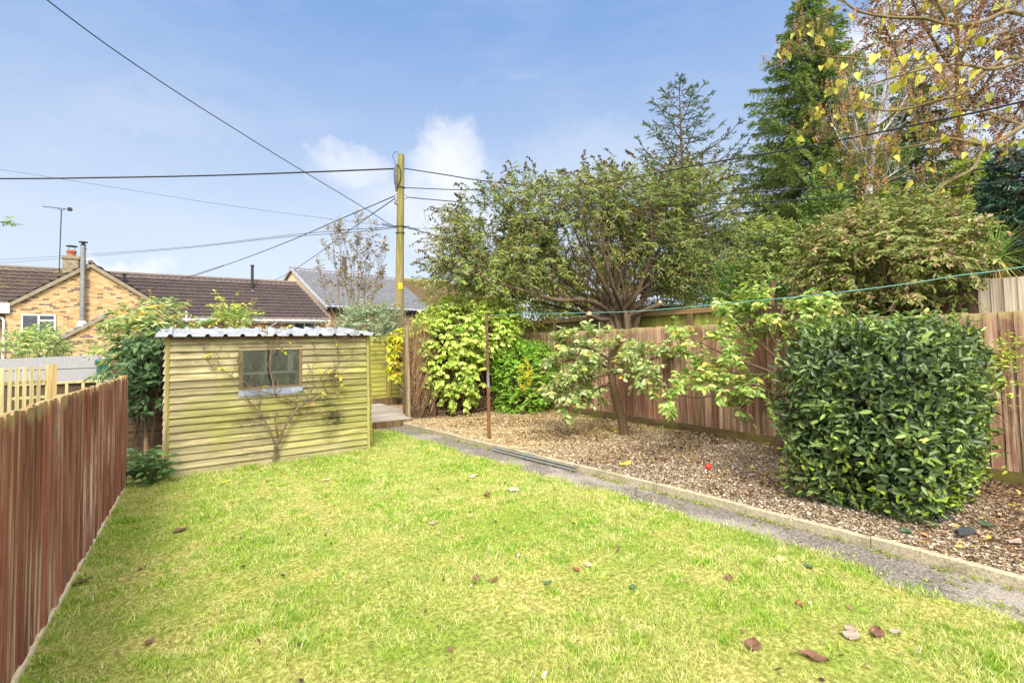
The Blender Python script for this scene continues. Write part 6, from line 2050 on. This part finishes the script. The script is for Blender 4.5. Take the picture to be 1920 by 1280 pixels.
part('blades', sword(150, -.35, 1.45, .56, .010, .5), leaf_mat('palm_blade', [(0, c(84, 112, 50)), (.5, c(122, 148, 66)), (1, c(168, 182, 102))], .45, .3), pm)
part('dry_blades', sword(26, -1.3, -.5, .42, .010, .4), leaf_mat('palm_dry', [(0, c(186, 158, 70)), (1, c(220, 194, 104))], .6, .3), pm)

# conifer whose branch tip pokes in at the left edge
lt = thing('leaning_conifer', 'conifer outside the left edge with one green branch tip showing against the sky', 'tree', (-3.9, 4.6, 0))
tipp = P(3, 416, 5.6)
lb_ = np.array([-3.9, 4.6, 0.])
mb = MB().tube([lb_, lb_ + UP * 4.6], (.14, .03), 8)
br1 = bez(lb_ + UP * 2.5, (lb_ + UP * 2.6 + tipp) / 2, tipp, 9)
mb.tube(br1, (.03, .004), 6)
part('trunk', mb, bark, lt)
ps = np.repeat(np.array(br1), 5, 0) + rvec(45) * .02
g, _, _ = spray(ps, unit(np.repeat((tipp - lb_ - UP * 2.4)[None], 45, 0)), 9, .12, .05, .014, .2, .5, .1, 'diamond')
cr_ = np.stack([lb_[0] + .7 * rng.normal(size=200) * .6 - .3, lb_[1] + .5 * rng.normal(size=200), 1.2 + 3. * rng.random(200)], 1)
cr_ = cr_[((cr_ - EYE) @ RT) / np.maximum((cr_ - EYE) @ FW, .1) * F < -990]
g2, _, _ = spray(cr_, rvec(len(cr_)), 9, .2, .07, .02, .1, .5, .2, 'diamond')
part('foliage', merge(g, g2), leaf_mat('tip_leaf', [(0, c(84, 118, 44)), (.6, c(124, 158, 62)), (1, c(162, 186, 90))], .55, .3), lt)

# ------------------------------------------------------------------ single fallen leaves, apple and scraps
def curled(name, label, cat, p, L, W, yaw_, curl, mat, group=None, lift=.012, wave=.25, tilt=0.):
    nx, ny = 8, 5
    V, Fc = [], []
    rs = random.Random(int(p[0] * 1e4) % 9999)
    ph = rs.random() * 6
    for i in range(nx + 1):
        u = i / nx
        hw = W / 2 * max(.03, math.sin(math.pi * min(.99, u ** .8 * .95 + .04)) ** .8) * (1 + .16 * math.sin(u * 15 + ph) * math.sin(u * 31 + 2 * ph))
        for j in range(ny + 1):
            v = 2 * j / ny - 1
            x, y = (u - .5) * L, v * hw
            z = curl * L * (abs(v) ** 1.3 * .32 + (u - .4) ** 2 * .8) + wave * .09 * L * math.sin(u * 9 + v * 3 + ph) + tilt * y
            V.append((p[0] + x * math.cos(yaw_) - y * math.sin(yaw_), p[1] + x * math.sin(yaw_) + y * math.cos(yaw_), p[2] + lift + z))
    for i in range(nx):
        for j in range(ny):
            a = i * (ny + 1) + j
            Fc.append((a, a + ny + 1, a + ny + 2, a + 1))
    return solo(name, label, cat, (V, Fc), mat, p, group, True)


def dead(name, a, b, tr=.2):
    t = T(name)
    k = t.ramp(t.noise(t.obj(), 30, 6, .7), [(.3, a), (.7, b)])
    return t.bsdf(k, .75, None, .25, trans=tr)


dl_cream = dead('leaf_cream', c(168, 148, 114), c(218, 204, 172))
dl_grey = dead('leaf_greyish', c(134, 112, 98), c(186, 166, 150))
dl_brown = dead('leaf_brown', c(84, 58, 44), c(138, 102, 80))
dl_red = dead('leaf_redbrown', c(110, 66, 44), c(158, 106, 70))
dl_yel = dead('leaf_yellow', c(206, 184, 50), c(236, 220, 96), .3)
dl_green = dead('leaf_darkgreen', c(54, 82, 58), c(86, 116, 84))
FL = 'single leaves fallen on the lawn'
for (x, y, L, W, yw, cu, mm, lab) in [
    (963, 921, .17, .12, .6, .25, dl_cream, 'largest pale cream leaf lying open on the far half of the lawn'),
    (887, 895, .19, .07, .3, .15, dl_cream, 'long thin pale leaf lying farthest up the lawn, near the path'),
    (1464, 1053, .12, .075, .5, .2, dl_cream, 'pale cream leaf on the lawn close to the path, below the hedge'),
    (1598, 1197, .13, .07, .1, .35, dl_grey, 'pinkish grey curled leaf beside the brown scraps in the near right lawn'),
    (1594, 1184, .08, .05, .4, .2, dl_grey, 'small pale leaf just behind the pinkish grey curled leaf'),
    (1645, 1193, .13, .06, .35, .5, dl_brown, 'brown curled leaf directly right of the pinkish grey leaf'),
    (1680, 1191, .08, .04, -.3, .5, dl_grey, 'small twisted brown-grey leaf at the right end of the leaf row'),
    (1412, 1216, .13, .07, .4, .55, dl_brown, 'crumpled dark brown leaf in the near lawn, left of the upright brown one'),
    (1523, 1238, .16, .06, 1.9, .5, dl_brown, 'long brown leaf curled upright in the nearest part of the lawn'),
    (1102, 1063, .08, .05, .9, .3, dl_cream, 'small whitish leaf in the middle of the lawn with a rusty leaf beside it'),
    (1080, 1072, .08, .04, 1.6, .5, dl_red, 'rusty brown leaf next to the small whitish leaf mid lawn'),
    (893, 1093, .12, .05, 1.1, .6, dl_brown, 'dark reddish brown leaf standing on edge in the middle foreground'),
    (925, 1093, .10, .04, .2, .5, dl_brown, 'thin dark leaf lying just right of the upright reddish leaf'),
    (914, 930, .14, .05, .4, .5, dl_brown, 'dark shrivelled leaf beside the largest cream leaf'),
    (338, 998, .15, .07, .5, .5, dl_brown, 'dark brown crumpled leaf on the left lawn facing the shed'),
    (152, 1096, .13, .07, .2, .5, dl_brown, 'brown leaf caught in long grass against the red fence'),
    (281, 1209, .06, .04, .7, .5, dl_brown, 'small dark brown leaf low on the left lawn'),
    (266, 1070, .06, .04, .3, .5, dl_brown, 'tiny dark curled leaf mid left of the lawn'),
    (425, 905, .13, .09, .4, .15, dl_yel, 'bright yellow leaf on the grass in front of the shed'),
    (612, 902, .12, .07, .2, .25, dl_cream, 'pale leaf on the far lawn in front of the right half of the shed'),
    (1366, 1088, .09, .06, .6, .5, dl_brown, 'brown leaf tented up in the grass left of the cream leaf near the path'),
    (1028, 1097, .08, .045, .1, .1, dl_green, 'flat dark green leaf mid lawn'),
    (1187, 1105, .07, .045, .8, .2, dl_green, 'dark green leaf on the grass among brown scraps, right of centre'),
    (1515, 1066, .09, .05, 1.2, .4, dl_green, 'curled green leaf near the path in front of the hedge'),
    (811, 985, .07, .05, .2, .4, dl_grey, 'small beige leaf in the middle distance of the lawn'),
    (1500, 1137, .08, .05, 1.0, .3, dl_red, 'rusty leaf in the right lawn between hedge and near leaves')]:
    p = G(x, y)
    Z = np.dot(p - EYE, FW)
    curled('fallen_leaf', lab, 'leaf', p, L * .85, W * 1.0, yw, cu * .4, mm, FL, .02, .5)
GB = 'larger leaves and scraps on the gravel bed'
zb = lambda p: np.array([p[0], p[1], zbed(p[0], p[1]) + .012])
for (x, y, L, W, yw, cu, mm, lab) in [
    (1174, 873, .22, .11, .2, .08, dl_yel, 'flat yellowish green leaf lying on the gravel in front of the apple tree'),
    (1157, 814, .13, .1, 1.2, .35, dl_yel, 'golden leaf leaning at the foot of the apple tree'),
    (1150, 808, .11, .08, .3, .4, dl_yel, 'second golden leaf behind the one at the foot of the apple tree'),
    (1905, 1015, .15, .06, -.2, .1, dl_grey, 'pale cream strip of bark at the right edge of the gravel bed'),
    (1848, 990, .14, .07, .9, .2, dl_green, 'fresh green leaf on the bark chips right of the hedge'),
    (1410, 880, .07, .05, .5, .3, dl_yel, 'small yellow leaf on the chips right of the red apple'),
    (1700, 1003, .09, .06, .9, .4, dl_green, 'green leaf on the chips below the front of the hedge')]:
    curled('fallen_leaf', lab, 'leaf', zb(G(x, y, .05)), L, W, yw, cu, mm, GB, .012)
slate = plain('slate_grey', c(62, 64, 66), .7, var=.25, sc=20)
for (x, y, s_, lab) in ((1812, 1000, .11, 'dark slate chip lying on the bark right of the hedge'), (1772, 978, .10, 'brown-black slab of bark under the right front corner of the hedge')):
    p = zb(G(x, y, .05))
    pol = [p + np.array([math.cos(a) * s_ * r, math.sin(a) * s_ * r * .55, .008]) for a, r in ((0, 1), (.9, .8), (1.9, .9), (2.9, 1.05), (4., .75), (5.2, .85))]
    solo('slate_chip', lab, 'stone', MB().prism(pol, (.0, .0, .018)), slate, p, GB)
pa_ = zb(G(1328, 886, .05))
an_ = thing('red_apple', 'single red windfall apple on the gravel between apple tree and hedge', 'apple', pa_)
t = T('apple_skin')
k = t.ramp(t.noise(t.scale(t.obj(), (1, 1, .4)), 40, 4), [(.35, c(178, 34, 26)), (.6, c(206, 58, 38)), (.8, c(220, 110, 60))])
apm = t.bsdf(k, .3, None, .5)
part('flesh', MB().lathe(pa_ + UP * .0, [(.008, .004), (.02, .0), (.031, .012), (.037, .032), (.035, .05), (.026, .062), (.013, .064), (.004, .056)], 18), apm, an_, True)
part('stalk', MB().tube(smooth_path([pa_ + UP * .056, pa_ + UP * .07 + RH * .003, pa_ + UP * .08 + RH * .008]), .0018, 5), bark, an_)
